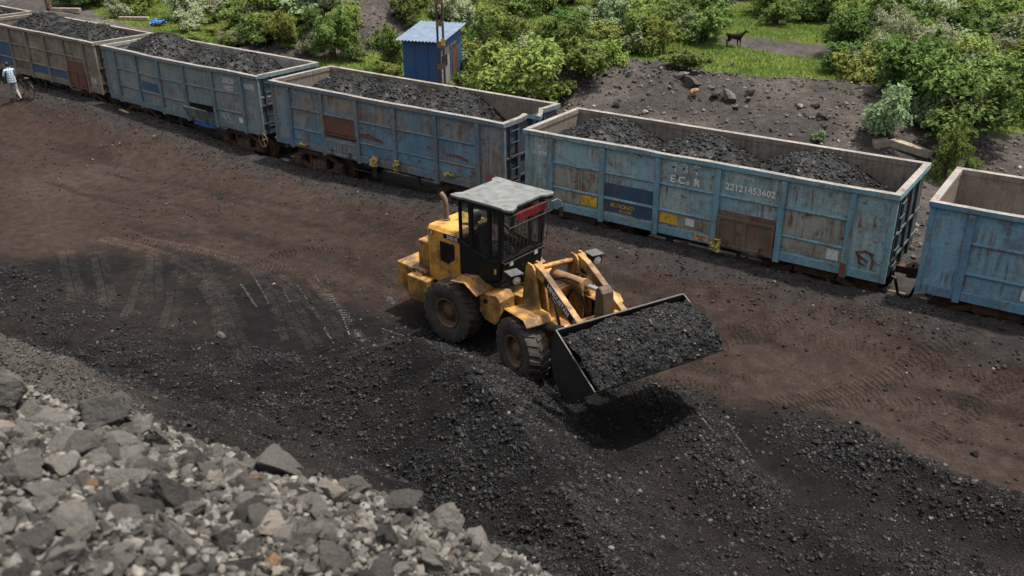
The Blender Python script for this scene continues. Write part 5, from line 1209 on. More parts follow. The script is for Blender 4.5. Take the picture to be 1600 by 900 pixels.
# bicycle on his right, on its own wheels
ba = rad(172); bpx, bpy_ = mp[0]-math.sin(ba)*-0.42, mp[1]+math.cos(ba)*-0.42
bz = float(zland(np.array([bpx]), np.array([bpy_]))[0])
BIKE = empty('bicycle', (bpx+0.2, bpy_, bz), ba, 'old black roadster bicycle wheeled by the man in the checked shirt', 'bicycle')
def bike_wheel(x):
    g = G(Matrix.Translation((x, 0, 0.335))); R = 0.315
    g.lathe([(R, -0.018), (R+0.02, 0), (R, 0.018), (R-0.014, 0)], 40, closed=True); o = g.build('wheel', BLACK, BIKE, True)
    g = G(Matrix.Translation((x, 0, 0.335))); g.lathe([(0.300, -0.014), (0.302, 0.014), (0.288, 0.012), (0.288, -0.012)], 40, closed=True)
    for k in range(24):
        a = k*math.pi/12; g.tube([(0.02*math.cos(a+0.5), 0.02*(-1)**k, 0.02*math.sin(a+0.5)), (0.29*math.cos(a), 0, 0.29*math.sin(a))], 0.0022, 4)
    g.tube([(0, -0.05, 0), (0, 0.05, 0)], 0.02, 8); g.build('rim', RUSTL, o)
bike_wheel(-0.52); bike_wheel(0.58)
g = G()
for a, b in (((-0.12, 0, 0.30), (-0.26, 0, 0.80)), ((-0.24, 0, 0.74), (0.36, 0, 0.78)), ((-0.12, 0, 0.30), (0.38, 0, 0.70)), ((0.35, 0, 0.84), (0.39, 0, 0.66))): g.tube([a, b], 0.018, 8)
for s in (-1, 1):
    g.tube([(-0.12, s*0.03, 0.30), (-0.52, s*0.055, 0.335)], 0.011, 6); g.tube([(-0.24, s*0.02, 0.74), (-0.52, s*0.055, 0.335)], 0.010, 6); g.tube([(0.39, s*0.045, 0.66), (0.45, s*0.05, 0.52), (0.58, s*0.055, 0.335)], 0.011, 6)
g.build('frame', BLACK, BIKE, True)
g = G(); g.tube([(0.34, 0, 0.84), (0.33, 0, 0.95), (0.36, -0.12, 0.98), (0.30, -0.25, 0.97), (0.14, -0.27, 0.95)], 0.012, 8); g.tube([(0.33, 0, 0.95), (0.36, 0.12, 0.98), (0.30, 0.25, 0.97), (0.14, 0.27, 0.95)], 0.012, 8); g.build('handlebar', DKSTEEL, BIKE, True)
g = G(); g.prism([(-0.42, -0.09), (-0.40, 0.09), (-0.28, 0.07), (-0.12, 0.025), (-0.12, -0.025), (-0.28, -0.07)], 0.84, 0.89, 'z'); g.build('saddle', plain('saddle_leather', (0.07, 0.04, 0.03), 0.6), BIKE, bev=0.015)
g = G()
for yy in (-0.06, 0, 0.06): g.tube([(-0.80, yy, 0.70), (-0.36, yy, 0.71)], 0.007, 6)
for s in (-1, 1): g.tube([(-0.74, s*0.06, 0.70), (-0.52, s*0.065, 0.34)], 0.006, 6)
g.build('carrier', DKSTEEL, BIKE)
g = G()
for x in (-0.52, 0.58):
    n = 12; a0, a1 = (20, 185) if x < 0 else (0, 165)
    for k in range(n):
        p, q = rad(a0+(a1-a0)*k/n), rad(a0+(a1-a0)*(k+1)/n)
        v = [(x+0.36*math.cos(t), y, 0.335+0.36*math.sin(t)) for t in (p, q) for y in (-0.028, 0.028)]
        g.add(v, [(0, 1, 3, 2)])
g.build('mudguard', BLACK, BIKE)
g = G(); g.lathe([(0.085, -0.045), (0.09, -0.045), (0.09, -0.04), (0.085, -0.04)], 20, closed=True, M=Matrix.Translation((-0.12, 0, 0.30))); g.tube([(-0.12, -0.05, 0.30), (-0.03, -0.08, 0.16)], 0.011, 6); g.tube([(-0.12, 0.05, 0.30), (-0.21, 0.08, 0.44)], 0.011, 6); g.box((-0.08, -0.17, 0.145), (0.02, -0.08, 0.17)); g.build('crank', DKSTEEL, BIKE)

# ------------------------------------------------------------------ hut, poles and small things past the rails
hx, hy = -16.03, 13.17; ha = math.atan2(0.55, 1.89)
hzg = 0.15
HUT = empty('hut', (hx, hy, hzg-0.18), ha, 'small blue tin hut with a corrugated roof beside the iron pole', 'hut')
HB = mat_wagon('hut_blue_sheet', (0.018, 0.075, 0.19), (0.024, 0.09, 0.21), 0.12, 0.35, seed=30)
HR = plain('grey_blue_roof_sheet', (0.125, 0.165, 0.215), 0.7, 0.2, 0.0, var=0.25, scale=3)
HG = plain('weathered_grey_board', (0.22, 0.22, 0.21), 0.85, 0.2, var=0.4, scale=5)
HWD = plain('brown_door_board', (0.12, 0.06, 0.03), 0.8, 0.2, var=0.4, scale=5)
hw, hd = 2.0, 2.6
def corr(x0, x1, z0, z1, y, n, amp):
    g = []; return g
g = G(); n = 60
for i in range(n):
    x0, x1 = hw*i/n, hw*(i+1)/n; y0, y1 = [-0.02*abs(math.sin(math.pi*k*12/n))-(0.0) for k in (i, i+1)]
    g.add([(x0, y0, -0.1), (x1, y1, -0.1), (x1, y1, 2.30), (x0, y0, 2.30), (x0, 0.03, -0.1), (x1, 0.03, -0.1), (x1, 0.03, 2.30), (x0, 0.03, 2.30)], [(0, 1, 2, 3), (7, 6, 5, 4), (3, 2, 6, 7)])
for xx in (0.62, 1.33): g.box((xx-0.02, -0.045, 0.0), (xx+0.02, -0.021, 2.3))
g.build('front_wall', HB, HUT)
g = G(); g.prism([(0.03, -0.1), (hd, -0.1), (hd, 2.62), (0.03, 2.31)], 0.0, 0.03, 'x'); g.build('back_wall', HB, HUT)
g = G(); g.box((0.03, hd, -0.1), (hw, hd+0.03, 2.60)); g.build('back_wall', HB, HUT)
g = G(); g.prism([(0.03, -0.1), (hd, -0.1), (hd, 2.62), (0.03, 2.31)], hw-0.03, hw, 'x'); sw = g.build('door_wall', HG, HUT)
g = G(); g.prism([(0.031, 1.85), (hd-0.001, 2.10), (hd-0.001, 2.60), (0.031, 2.29)], hw+0.001, hw+0.02, 'x'); g.box((hw+0.001, 1.10, 0.0), (hw+0.025, 1.25, 1.9)); g.box((hw+0.001, hd-0.55, 0.0), (hw+0.025, hd-0.001, 2.05)); g.build('blue_sheet', HB, sw)
g = G(); g.box((hw+0.001, 0.10, 1.05), (hw+0.022, 0.72, 1.55)); g.build('window', BLACK, sw)
g = G(); g.prism([(1.30, 0.0), (2.02, 0.0), (2.02, 1.75), (1.9, 1.88), (1.45, 1.86), (1.30, 1.70)], hw+0.001, hw+0.03, 'x'); g.build('door', HWD, HUT)
g = G(); n = 84
for i in range(n):
    x0, x1 = -0.25+2.5*i/n, -0.25+2.5*(i+1)/n; a, b = [0.028*math.sin(2*math.pi*k*14/n) for k in (i, i+1)]
    g.add([(x0, -0.3, 2.29+a), (x1, -0.3, 2.29+b), (x1, hd+0.25, 2.70+b), (x0, hd+0.25, 2.70+a), (x0, -0.3, 2.28+a), (x1, -0.3, 2.28+b), (x1, hd+0.25, 2.69+b), (x0, hd+0.25, 2.69+a)], [(0, 1, 2, 3), (7, 6, 5, 4), (0, 4, 5, 1)])
g.build('roof', HR, HUT, True)
def iron_pole(x, y, z, h, label, a=0.0, plate=False, thin=False):
    r = empty('lattice_pole', (x, y, z), a, label, 'pole', 'poles past the rails')
    w = 0.17
    for s in (-1, 1):
        g = G(); g.prism([(s*w, -0.09), (s*w, 0.09), (s*(w-0.09), 0.09), (s*(w-0.09), 0.075), (s*(w-0.015), 0.075), (s*(w-0.015), -0.075), (s*(w-0.09), -0.075), (s*(w-0.09), -0.09)], 0, h, 'z'); g.build('channel', RUSTY if not thin else RUSTL, r)
    for i in range(int(h/0.95)):
        for yy in (-0.104, 0.092):
            g = G(); g.box((-w, yy, 0.35+i*0.95), (w, yy+0.012, 0.60+i*0.95)); g.build('batten_plate', RUSTL, r)
    g = G(); g.box((-0.3, -0.3, -0.2), (0.3, 0.3, 0.1)); g.build('footing', CONC, r)
    if plate: g = G(); g.box((0.02, -0.125, 2.35), (0.22, -0.108, 2.65)); g.build('number_plate', YELP, r)
    return r
iron_pole(-12.6, 11.9, 0.15, 8.0, 'rust brown lattice pole standing in front of the blue tin hut', rad(35), True)
p = on_ground(77, 17); iron_pole(p[0], p[1], p[2]-0.1, 8.0, 'rusty lattice pole beyond the brown streaked wagon at the upper left', rad(30), False, True)
p = on_ground(331, 19); r = empty('concrete_post', tuple(p), 0, 'grey concrete post among white flowering shrubs at the top', 'post')
g = G(); g.prism([(-0.16, -0.16), (0.16, -0.16), (0.16, 0.16), (-0.16, 0.16)], -0.3, 6.0, 'z'); g.build('shaft', CONC, r, bev=0.03); g = G(); g.box((-0.3, -0.3, -0.2), (0.3, 0.3, 0.12)); g.build('footing', CONC, r)
p = on_ground(452, 4); tag(G(Matrix.Translation(p)).tube([(0, 0, -0.2), (0.02, 0, 4)], 0.09, 8).build('wooden_post', RUSTY), 'thin dark post at the top behind the green shrubs', 'post')
p = on_ground(359, 18); r = empty('marker_block', tuple(p), rad(20), 'white painted concrete marker block near the grey post', 'marker')
g = G(); g.box((-0.28, -0.22, -0.1), (0.28, 0.22, 0.82)); g.build('block', WHITE, r, bev=0.04); g = G(); g.box((-0.33, -0.27, 0.821), (0.33, 0.27, 0.9)); g.build('cap', WHITE, r, bev=0.02)
def crumple(name, M, sx, sy, mat, seed, amp=0.12, parent=None):
    n = 15; u = np.linspace(-1, 1, n); U, Vv = np.meshgrid(u, u, indexing='ij'); rr = 1+0.35*(fbm(U*1.5+seed, Vv*1.5, seed, 2)-0.5)
    Z = amp*(fbm(U*2.4+seed*3, Vv*2.4, seed+1, 3)-0.3)*3
    P = np.stack([U*sx*rr, Vv*sy*rr, Z], -1).reshape(-1, 3); Mx = np.array(M); P = P @ Mx[:3, :3].T+Mx[:3, 3]
    ii = np.arange(n-1)[:, None]*n+np.arange(n-1)[None]; F = np.stack([ii, ii+n, ii+n+1, ii+1], -1).reshape(-1, 4)
    o = npmesh(name, P, F, mat, parent=parent, smooth=True); md = o.modifiers.new('thick', 'SOLIDIFY'); md.thickness = 0.006; return o
p = on_ground(247, 40); tag(crumple('plastic_sheet', Matrix.Translation((p[0], p[1], p[2]+0.12)), 0.55, 0.4, BLUET, 3, 0.2), 'crumpled blue plastic sheet lying on the grass', 'plastic sheet')
p = on_ground(1172, 391); tag(crumple('plastic_sheet', Matrix.Translation((p[0], p[1]+0.02, p[2]+0.22)) @ Matrix.Rotation(rad(50), 4, 'X'), 0.3, 0.22, BLUET, 5, 0.12), 'blue plastic scrap beneath the rusted wagon door', 'plastic sheet')
for u, v, lb, s in ((1119, 382, 'yellow rag hanging under the pale blue wagon', 0.13), (621, 258, 'yellow rag tied under the patched blue wagon, its largest', 0.12), (587, 252, 'yellow cloth strip dangling left of the larger rag under the patched wagon', 0.13)):
    d = CR @ np.array([(u-800)/CF, -(v-450)/CF, -1.0]); yy = float(yfront(6.0 if u > 1000 else -5.5))-0.05; q = CP+d*((yy-CP[1])/d[1])
    tag(crumple('rag', Matrix.Translation(tuple(q)) @ Matrix.Rotation(rad(75), 4, 'X'), s, s*1.3, RAG, int(u), 0.12), lb, 'rag')
for u, v, lb in ((473, 228, 'pale yellow rubbish caught on the left sill of the patched wagon'), (702, 276, 'pale yellow rubbish caught on the right sill of the patched wagon')):
    d = CR @ np.array([(u-800)/CF, -(v-450)/CF, -1.0]); yy = float(yfront(-8 if u < 600 else -2.5))-0.02; q = CP+d*((yy-CP[1])/d[1])
    tag(crumple('rag', Matrix.Translation(tuple(q)), 0.17, 0.09, RAG, int(u), 0.1), lb, 'rag')
q = on_ground(1193, 404); r = tag(G(Matrix.Translation((q[0], q[1], q[2])) @ Matrix.Rotation(rad(4), 4, 'Y')).box((-0.07, -0.05, -0.2), (0.07, 0.05, 0.33)).build('stake', WHITE, bev=0.01), 'short pale stake standing under the rusted wagon door', 'stake')
q = on_ground(194, 175); tag(G(Matrix.Translation((q[0], q[1], q[2]+0.02)) @ Matrix.Rotation(rad(-12), 4, 'Z')).prism([(-0.42, -0.05), (0.38, -0.04), (0.45, 0.03), (-0.35, 0.06)], 0, 0.035, 'z').build('plank', plain('bare_wood', (0.38, 0.26, 0.14), 0.8, 0.2)), 'short bare wood plank on the dirt before the grey blue wagon', 'plank')
# fallen concrete post pieces past the rails
a, b, c = on_ground(1362, 231), on_ground(1388, 226), on_ground(1456, 247)
for p, q, lb in ((a, b, 'short broken piece of brown concrete beam at the grass edge'), (b, c, 'long brown concrete beam lying at the grass edge behind the wagons')):
    m = (np.array(p)+np.array(q))/2; d = np.array(q)-np.array(p); L = np.hypot(d[0], d[1]); an = math.atan2(d[1], d[0])
    T = Matrix.Translation((m[0], m[1], m[2]+0.1)) @ Matrix.Rotation(an, 4, 'Z') @ Matrix.Rotation(-math.asin(max(-0.3, min(0.3, d[2]/L))), 4, 'Y')
    g = G(T); g.prism([(-L/2, -0.17), (L/2-0.1, -0.2), (L/2, 0.14), (-L/2+0.12, 0.2)], -0.12, 0.14, 'z'); tag(g.build('concrete_beam', CONC, bev=0.02), lb, 'concrete beam')
for u, v, L, lb in ((100, 18, 2.6, 'grey beam lying by the rusty pole'), (210, 32, 2.2, 'tan beam lying on the rubble past the brown wagon')):
    p = on_ground(u, v); g = G(Matrix.Translation((p[0], p[1], p[2]+0.12)) @ Matrix.Rotation(rad(25), 4, 'Z')); g.box((-L/2, -0.15, -0.1), (L/2, 0.15, 0.13)); tag(g.build('concrete_beam', CONC, bev=0.02), lb, 'concrete beam')

# black goat grazing
p = on_ground(1148, 73); GO = empty('goat', tuple(p), rad(12), 'black goat standing on the bare earth beyond the meadow', 'goat')
J = {'hip': (-0.38, 0, 0.62, 0.13), 'belly': (-0.1, 0, 0.58, 0.165), 'chest': (0.22, 0, 0.60, 0.16), 'neck0': (0.36, 0, 0.70, 0.10), 'neck': (0.50, 0, 0.84, 0.065), 'head': (0.58, 0, 0.90, 0.062), 'muzzle': (0.72, 0, 0.83, 0.035), 'tail': (-0.53, 0, 0.70, 0.03), 'tail2': (-0.62, 0, 0.62, 0.015)}
B = [('hip', 'belly', 'c'), ('belly', 'chest', 'c'), ('chest', 'neck0', 'c'), ('neck0', 'neck', 'c'), ('neck', 'head', 'c'), ('head', 'muzzle', 'c'), ('hip', 'tail', 'c'), ('tail', 'tail2', 'c')]
for s, n in ((-1, 'r'), (1, 'l')):
    J[n+'ear'] = (0.55, s*0.06, 0.93, 0.022); J[n+'ear2'] = (0.52, s*0.14, 0.88, 0.012); B += [('head', n+'ear', 'c'), (n+'ear', n+'ear2', 'c')]
    dx = 0.06*s
    J[n+'e'] = (0.20+dx, s*0.10, 0.42, 0.06); J[n+'k'] = (0.22+dx, s*0.10, 0.24, 0.035); J[n+'h'] = (0.21+dx, s*0.10, 0.02, 0.028); B += [('chest', n+'e', 'c'), (n+'e', n+'k', 'c'), (n+'k', n+'h', 'c')]
    J[n+'t'] = (-0.30-dx, s*0.10, 0.42, 0.07); J[n+'o'] = (-0.46-dx, s*0.10, 0.27, 0.034); J[n+'f'] = (-0.42-dx, s*0.10, 0.02, 0.028); B += [('hip', n+'t', 'c'), (n+'t', n+'o', 'c'), (n+'o', n+'f', 'c')]
person(GO, J, B, [GOATM], lambda t, k: 0)
g = G()
for s in (-1, 1): g.tube([(0.56, s*0.03, 0.95), (0.50, s*0.05, 1.03), (0.42, s*0.07, 1.05)], [0.016, 0.012, 0.005], 6)
g.build('horns', DKSTEEL, GO)

# ------------------------------------------------------------------ stones one can point at
def stone_at(u, v, px, kind, label, cat='stone', name='stone', group=None, flat=0.8, sink=0.35, k=None):
    p = on_ground(u, v)
    if 'near' in (group or ''):
        while p[2] < 5.0 and v < 890: v += 6; p = on_ground(u, v)
        px *= 1.3
    else: px *= 1.25
    dist = np.linalg.norm(p-CP); r = px*dist/CF/2
    return put_rock(name, kind, p[0], p[1], r, label, cat, group, sink, flat, k=k, z=p[2])
for u, v, px, kd, lb in ((1082, 134, 22, 'grey', 'large grey boulder on the rubble mound above the orange stone'), (1083, 150, 18, 'orange', 'orange sandstone block on the rubble mound below the grey boulder'), (1064, 121, 17, 'grey', 'dark mossy stone left of the large grey boulder on the mound'),
    (1117, 153, 17, 'dark', 'black stone on the mound right of the orange block'), (1141, 159, 30, 'grey', 'wide flat brownish slab stone on the right of the mound'), (1150, 170, 12, 'grey', 'small stone just below the wide flat slab on the mound'), (1170, 157, 11, 'orange', 'small pinkish stone right of the wide flat slab'), (1171, 148, 15, 'dark', 'dark flat stone above the small pinkish stone'),
    (946, 118, 14, 'dark', 'black stone at the left shoulder of the rubble mound'), (984, 118, 12, 'grey', 'narrow flat stone below the crest of the mound'), (1024, 108, 8, 'pale', 'small pale stone left of two at the mound crest'), (1035, 108, 8, 'pale', 'small pale stone right of two at the mound crest'), (973, 106, 8, 'grey', 'thin stone near the crest of the mound'),
    (1008, 177, 9, 'pale', 'white stone low on the mound behind the pale blue wagon'), (962, 167, 12, 'dark', 'dark stone low on the left of the mound'), (1046, 138, 9, 'grey', 'small grey stone left of the orange block'), (1251, 168, 9, 'pale', 'small pale stone on the rubble behind the E Co R wagon'), (1278, 168, 12, 'dark', 'dark flat stone on the rubble right of the small pale stone'), (1286, 184, 15, 'dark', 'black stone on the rubble by the small plant'), (1288, 200, 12, 'grey', 'flat grey stone above the small broad leaved plant'),
    (1143, 104, 10, 'dark', 'dark stone sitting in the short meadow grass'), (1084, 57, 8, 'pale', 'pale rubbish stone by the bare earth path')):
    stone_at(u, v, px, kd, lb, group='stones on the rubble mound')
for u, v, px, kd, lb in ((346, 311, 10, 'coal', 'lone coal block on the brown yard near the middle left'), (1524, 711, 14, 'coal', 'lone coal block on brown dirt beyond the lump ridge'), (1392, 642, 9, 'coal', 'small coal lump on the brown dirt at the right'), (1477, 649, 7, 'grey', 'small grey stone on the brown dirt at the right'), (1212, 646, 12, 'coal', 'flat coal lump by the bucket track'), (344, 526, 12, 'grey', 'grey lump on the compacted coal left of the heap'), (304, 507, 9, 'grey', 'small grey lump with a pale top on the compacted coal'), (93, 455, 8, 'coal', 'square coal lump by the left tyre prints'),
    (606, 730, 11, 'grey', 'pale lump in the valley at the foot of the dark heap'), (1236, 840, 15, 'grey', 'grey cobble at the lower right'), (1261, 834, 16, 'coal', 'coal block beside the grey cobble at the lower right'), (1178, 795, 5, 'pale', 'tiny white chip at the lower right'), (786, 597, 10, 'grey', 'grey lump on the dark heap crest near the front tyre')):
    stone_at(u, v, px, kd, lb, cat='coal lump' if kd == 'coal' else 'stone', name='coal_lump' if kd == 'coal' else 'stone')
# the blurred stones on the near heap
NEAR = [(10, 632, 105, 'grey', 'huge pale grey stone at the left edge of the near heap'), (165, 655, 60, 'dark', 'dark stone at the crest beside the huge pale stone'), (8, 675, 34, 'pale', 'pinkish stone under the huge pale stone'), (250, 700, 60, 'grey', 'grey pyramid stone standing on the near heap crest'), (244, 706, 16, 'pale', 'cream chip against the pyramid stone'), (165, 705, 46, 'dark', 'rounded dark stone left of the pyramid stone'),
    (40, 745, 80, 'grey', 'broad grey stone at the left in the near heap'), (145, 764, 26, 'orange', 'bright orange chip in the near heap'), (102, 790, 12, 'orange', 'small orange chip below the bright orange one'), (220, 800, 72, 'dark', 'stone with a dark hollow face in the near heap'), (275, 850, 95, 'grey', 'large split brownish boulder low in the near heap'), (105, 880, 62, 'grey', 'pointed pale grey stone at the bottom left'), (110, 830, 60, 'grey', 'flat grey stone above the pointed one at the bottom left'),
    (30, 820, 46, 'grey', 'tan wedge stone at the left edge'), (32, 879, 14, 'orange', 'small orange chip at the bottom left corner'), (342, 757, 34, 'pale', 'cream stone in the near heap'), (325, 720, 38, 'grey', 'grey flat stone on the near heap crest'), (380, 735, 36, 'grey', 'greenish stone on the crest at mid heap'), (430, 730, 92, 'grey', 'tall grey block on the crest of the near heap'), (520, 778, 48, 'pale', 'long tan splinter stone below the crest'), (560, 770, 52, 'grey', 'sloping stone on the crest right of the splinter'),
    (622, 790, 66, 'dark', 'long dark boulder leaning on the near heap crest'), (690, 815, 52, 'grey', 'flat slab stone at the crest right of the long boulder'), (670, 805, 30, 'grey', 'round stone between the long boulder and the slab'), (605, 850, 62, 'dark', 'dark ridged stone at the lower middle'), (425, 825, 44, 'pale', 'light stone low at the middle of the near heap'), (420, 885, 30, 'orange', 'cream pebble at the bottom of the near heap'), (705, 870, 16, 'orange', 'small cream pebble at the right of the near heap'), (390, 860, 40, 'grey', 'upright grey stone right of the split boulder'),
    (490, 720, 30, 'grey', 'small grey stone sitting past the tall block'), (215, 740, 48, 'grey', 'pale flat slab in the middle of the near heap'), (265, 780, 52, 'dark', 'rounded brown stone above the split boulder'), (800, 890, 34, 'dark', 'dark stone at the lower right end of the near heap'), (200, 770, 30, 'dark', 'small dark block beside the orange chip'), (470, 850, 40, 'grey', 'grey stone low in the middle right of the near heap'), (520, 850, 40, 'grey', 'olive grey stone beside the dark ridged one')]
for i, (u, v, px, kd, lb) in enumerate(NEAR): stone_at(u, v, px*1.0, kd, lb, group='stones of the near rubble heap', flat=0.75, sink=0.25, k=i)
r2 = np.random.default_rng(5)
cnt = 0
while cnt < 285:
    u, v = r2.uniform(-20, 860), r2.uniform(590, 900); p = on_ground(u, v); d = np.linalg.norm(p-CP)
    if d > 9.5 or p[2] < 4.5: continue
    px = 22+50*r2.random()**1.7
    kd = r2.choice(['grey', 'grey', 'grey', 'dark', 'dark', 'pale', 'orange'], p=[0.34, 0.23, 0.22, 0.11, 0.08, 0.015, 0.005])
    put_rock('stone', kd, p[0], p[1], px*d/CF/2, {'grey': 'grey angular stone among many in the blurred near heap', 'dark': 'dark angular stone among many in the blurred near heap', 'pale': 'small pale stone among grey ones in the near heap', 'orange': 'small orange brown stone among grey ones in the near heap'}[kd], 'stone', 'stones of the near rubble heap', 0.15, 0.75, z=p[2]); cnt += 1
# coal lumps that show largest on the yard heaps
cnt = 0
while cnt < 240:
    x, y = r2.uniform(-11, 16), r2.uniform(-12.5, -4.5)
    if r2.random() > float(coal_density(np.array([x]), np.array([y]))[0])*(1.0 if y > -8 or x > 8 else 0.6) or not in_view(np.array([x]), np.array([y]), 0)[0]: continue
    dr_, _ = poly_dist(np.array([x]), np.array([y]), LUMPRIDGE); big = 1.0 if dr_[0] < 1.2 else 0.75
    s = (0.055+0.10*r2.random()**2)*big
    where = 'in the ridge of lumps at the right' if dr_[0] < 1.3 else ('on the compacted coal at the left' if x < 0 else ('on the dark heap before the loader' if poly_dist(np.array([x]), np.array([y]), RIDGE)[0][0] < 2 else 'scattered over the lower right'))
    put_rock('coal_lump', 'coal', x, y, s, 'angular black coal lump '+where, 'coal lump', 'loose coal lumps '+where, 0.2, 0.8); cnt += 1

# ------------------------------------------------------------------ plants
LEAF = {'yellow': mat_leaf('yellow_green_leaves', (0.12, 0.165, 0.032), (0.26, 0.30, 0.075)), 'mid': mat_leaf('mid_green_leaves', (0.075, 0.12, 0.028), (0.18, 0.23, 0.06)), 'dark': mat_leaf('dark_green_leaves', (0.045, 0.09, 0.02), (0.12, 0.185, 0.042)), 'grey': mat_leaf('grey_green_leaves', (0.13, 0.19, 0.085), (0.26, 0.32, 0.17)), 'pale': mat_leaf('white_green_leaves', (0.13, 0.17, 0.06), (0.38, 0.38, 0.26))}
BARK = plain('shrub_bark', (0.09, 0.065, 0.045), 0.9, 0.2)
def leaf_cloud(seed, n, lobes, leaf, flat=0.6, aspect=0.5, inner=0.55):
    """leaf blades spread through uneven lobes: (x, y, z, radius, height factor)"""
    r = np.random.default_rng(seed); w = np.array([l[3]**2 for l in lobes]); k = r.choice(len(lobes), n, p=w/w.sum()); L = np.array(lobes)[k]
    d = r.standard_normal((n, 3)); d /= np.linalg.norm(d, axis=1, keepdims=True); d[:, 2] = np.where(d[:, 2] < -0.35, -d[:, 2], d[:, 2])
    rr = (inner+(1-inner)*r.random(n)**0.6)*(1+0.22*np.sin(d[:, 0]*5+k)*np.sin(d[:, 1]*6+2*k)+0.12*r.standard_normal(n))
    # shoots: part of the leaves sit along straight sprays that stick out of the lobes
    m = 26; sd = r.standard_normal((m, 3)); sd[:, 2] = np.abs(sd[:, 2])+0.25; sd /= np.linalg.norm(sd, axis=1, keepdims=True); sk = r.integers(0, len(lobes), m)
    on = r.random(n) < 0.24; si = r.integers(0, m, n); k = np.where(on, sk[si], k); L = np.array(lobes)[k]
    d = np.where(on[:, None], sd[si]+0.07*r.standard_normal((n, 3)), d); rr = np.where(on, 0.75+0.8*r.random(n), rr)
    c = L[:, :3]+d*(L[:, 3]*rr)[:, None]*np.stack([np.ones(n), np.ones(n), L[:, 4]], -1)
    up = d*0.7+np.array([0, 0, 0.7])+0.55*r.standard_normal((n, 3)); up /= np.linalg.norm(up, axis=1, keepdims=True)
    a = np.cross(up, r.standard_normal((n, 3))); a /= np.linalg.norm(a, axis=1, keepdims=True); b = np.cross(up, a)
    s = leaf*(0.6+0.8*r.random(n)); l = a*s[:, None]; q = b*(s*aspect)[:, None]; bend = up*(s*0.22)[:, None]
    V = np.stack([c-l, c+q+bend*0.4-l*0.1, c+l-bend, c-q+bend*0.4-l*0.1], 1).reshape(-1, 3)
    V[:, 2] = np.maximum(V[:, 2], 0.02)
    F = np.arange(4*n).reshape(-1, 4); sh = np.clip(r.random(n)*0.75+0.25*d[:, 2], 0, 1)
    return V, F, np.repeat(sh, 4)
def crown_mesh(seed, n, lobes, leaf, mat, **k):
    V, F, sh = leaf_cloud(seed, n, lobes, leaf, **k); o = npmesh('crown', V, F, mat, {'shade': sh}); me = o.data; bpy.data.objects.remove(o); return me
def stems_mesh(seed, h, n, spread):
    r = random.Random(seed); g = G()
    for i in range(n):
        a = r.uniform(0, 6.28); e = spread*r.uniform(0.4, 1)
        g.tube([(0.05*math.cos(a), 0.05*math.sin(a), -0.15), (0.35*e*math.cos(a), 0.35*e*math.sin(a), h*0.4), (e*math.cos(a+0.3), e*math.sin(a+0.3), h*0.85)], [0.045, 0.03, 0.012], 6)
    o = g.build('stems', BARK); me = o.data; bpy.data.objects.remove(o); return me
def lobes_for(seed, n=7, w=1.0, h=1.0):
    r = random.Random(seed); out = [(0, 0, h*0.42, 0.5*w, 0.8*h/w)]
    for i in range(n+4):
        a = r.uniform(0, 6.28); d = r.uniform(0.3, 0.75)*w; out.append((d*math.cos(a), d*math.sin(a), h*r.uniform(0.2, 0.92), w*r.uniform(0.17, 0.40), r.uniform(0.7, 1.1)))
    return out
BUSH = {}
for kd, leaf, n in (('yellow', 0.048, 6000), ('mid', 0.052, 5600), ('dark', 0.05, 5600), ('grey', 0.075, 2400), ('pale', 0.05, 4500)):
    BUSH[kd] = [(crown_mesh(900+i*7+len(kd), n, lobes_for(40+i+len(kd)*5, 7, 1.0, 1.0), leaf, LEAF[kd]), stems_mesh(i, 1.0, 7, 0.5)) for i in range(4)]
def bush(kd, x, y, w, h, label, group=None, name='shrub', k=None, z=None):
    """w: half width, h: height in metres"""
    cm, sm = BUSH[kd][random.randrange(4) if k is None else k % 4]
    z = float(zland(np.array([x]), np.array([y]))[0]) if z is None else z
    r = empty(name, (x, y, z-0.05), random.uniform(0, 6.28), label, 'shrub', group)
    r.scale = (w, w*random.uniform(0.85, 1.15), h/1.25)
    for nm, me in (('crown', cm), ('stems', sm)):
        o = bpy.data.objects.new(nm, me); COL.objects.link(o); o.parent = r
    return r
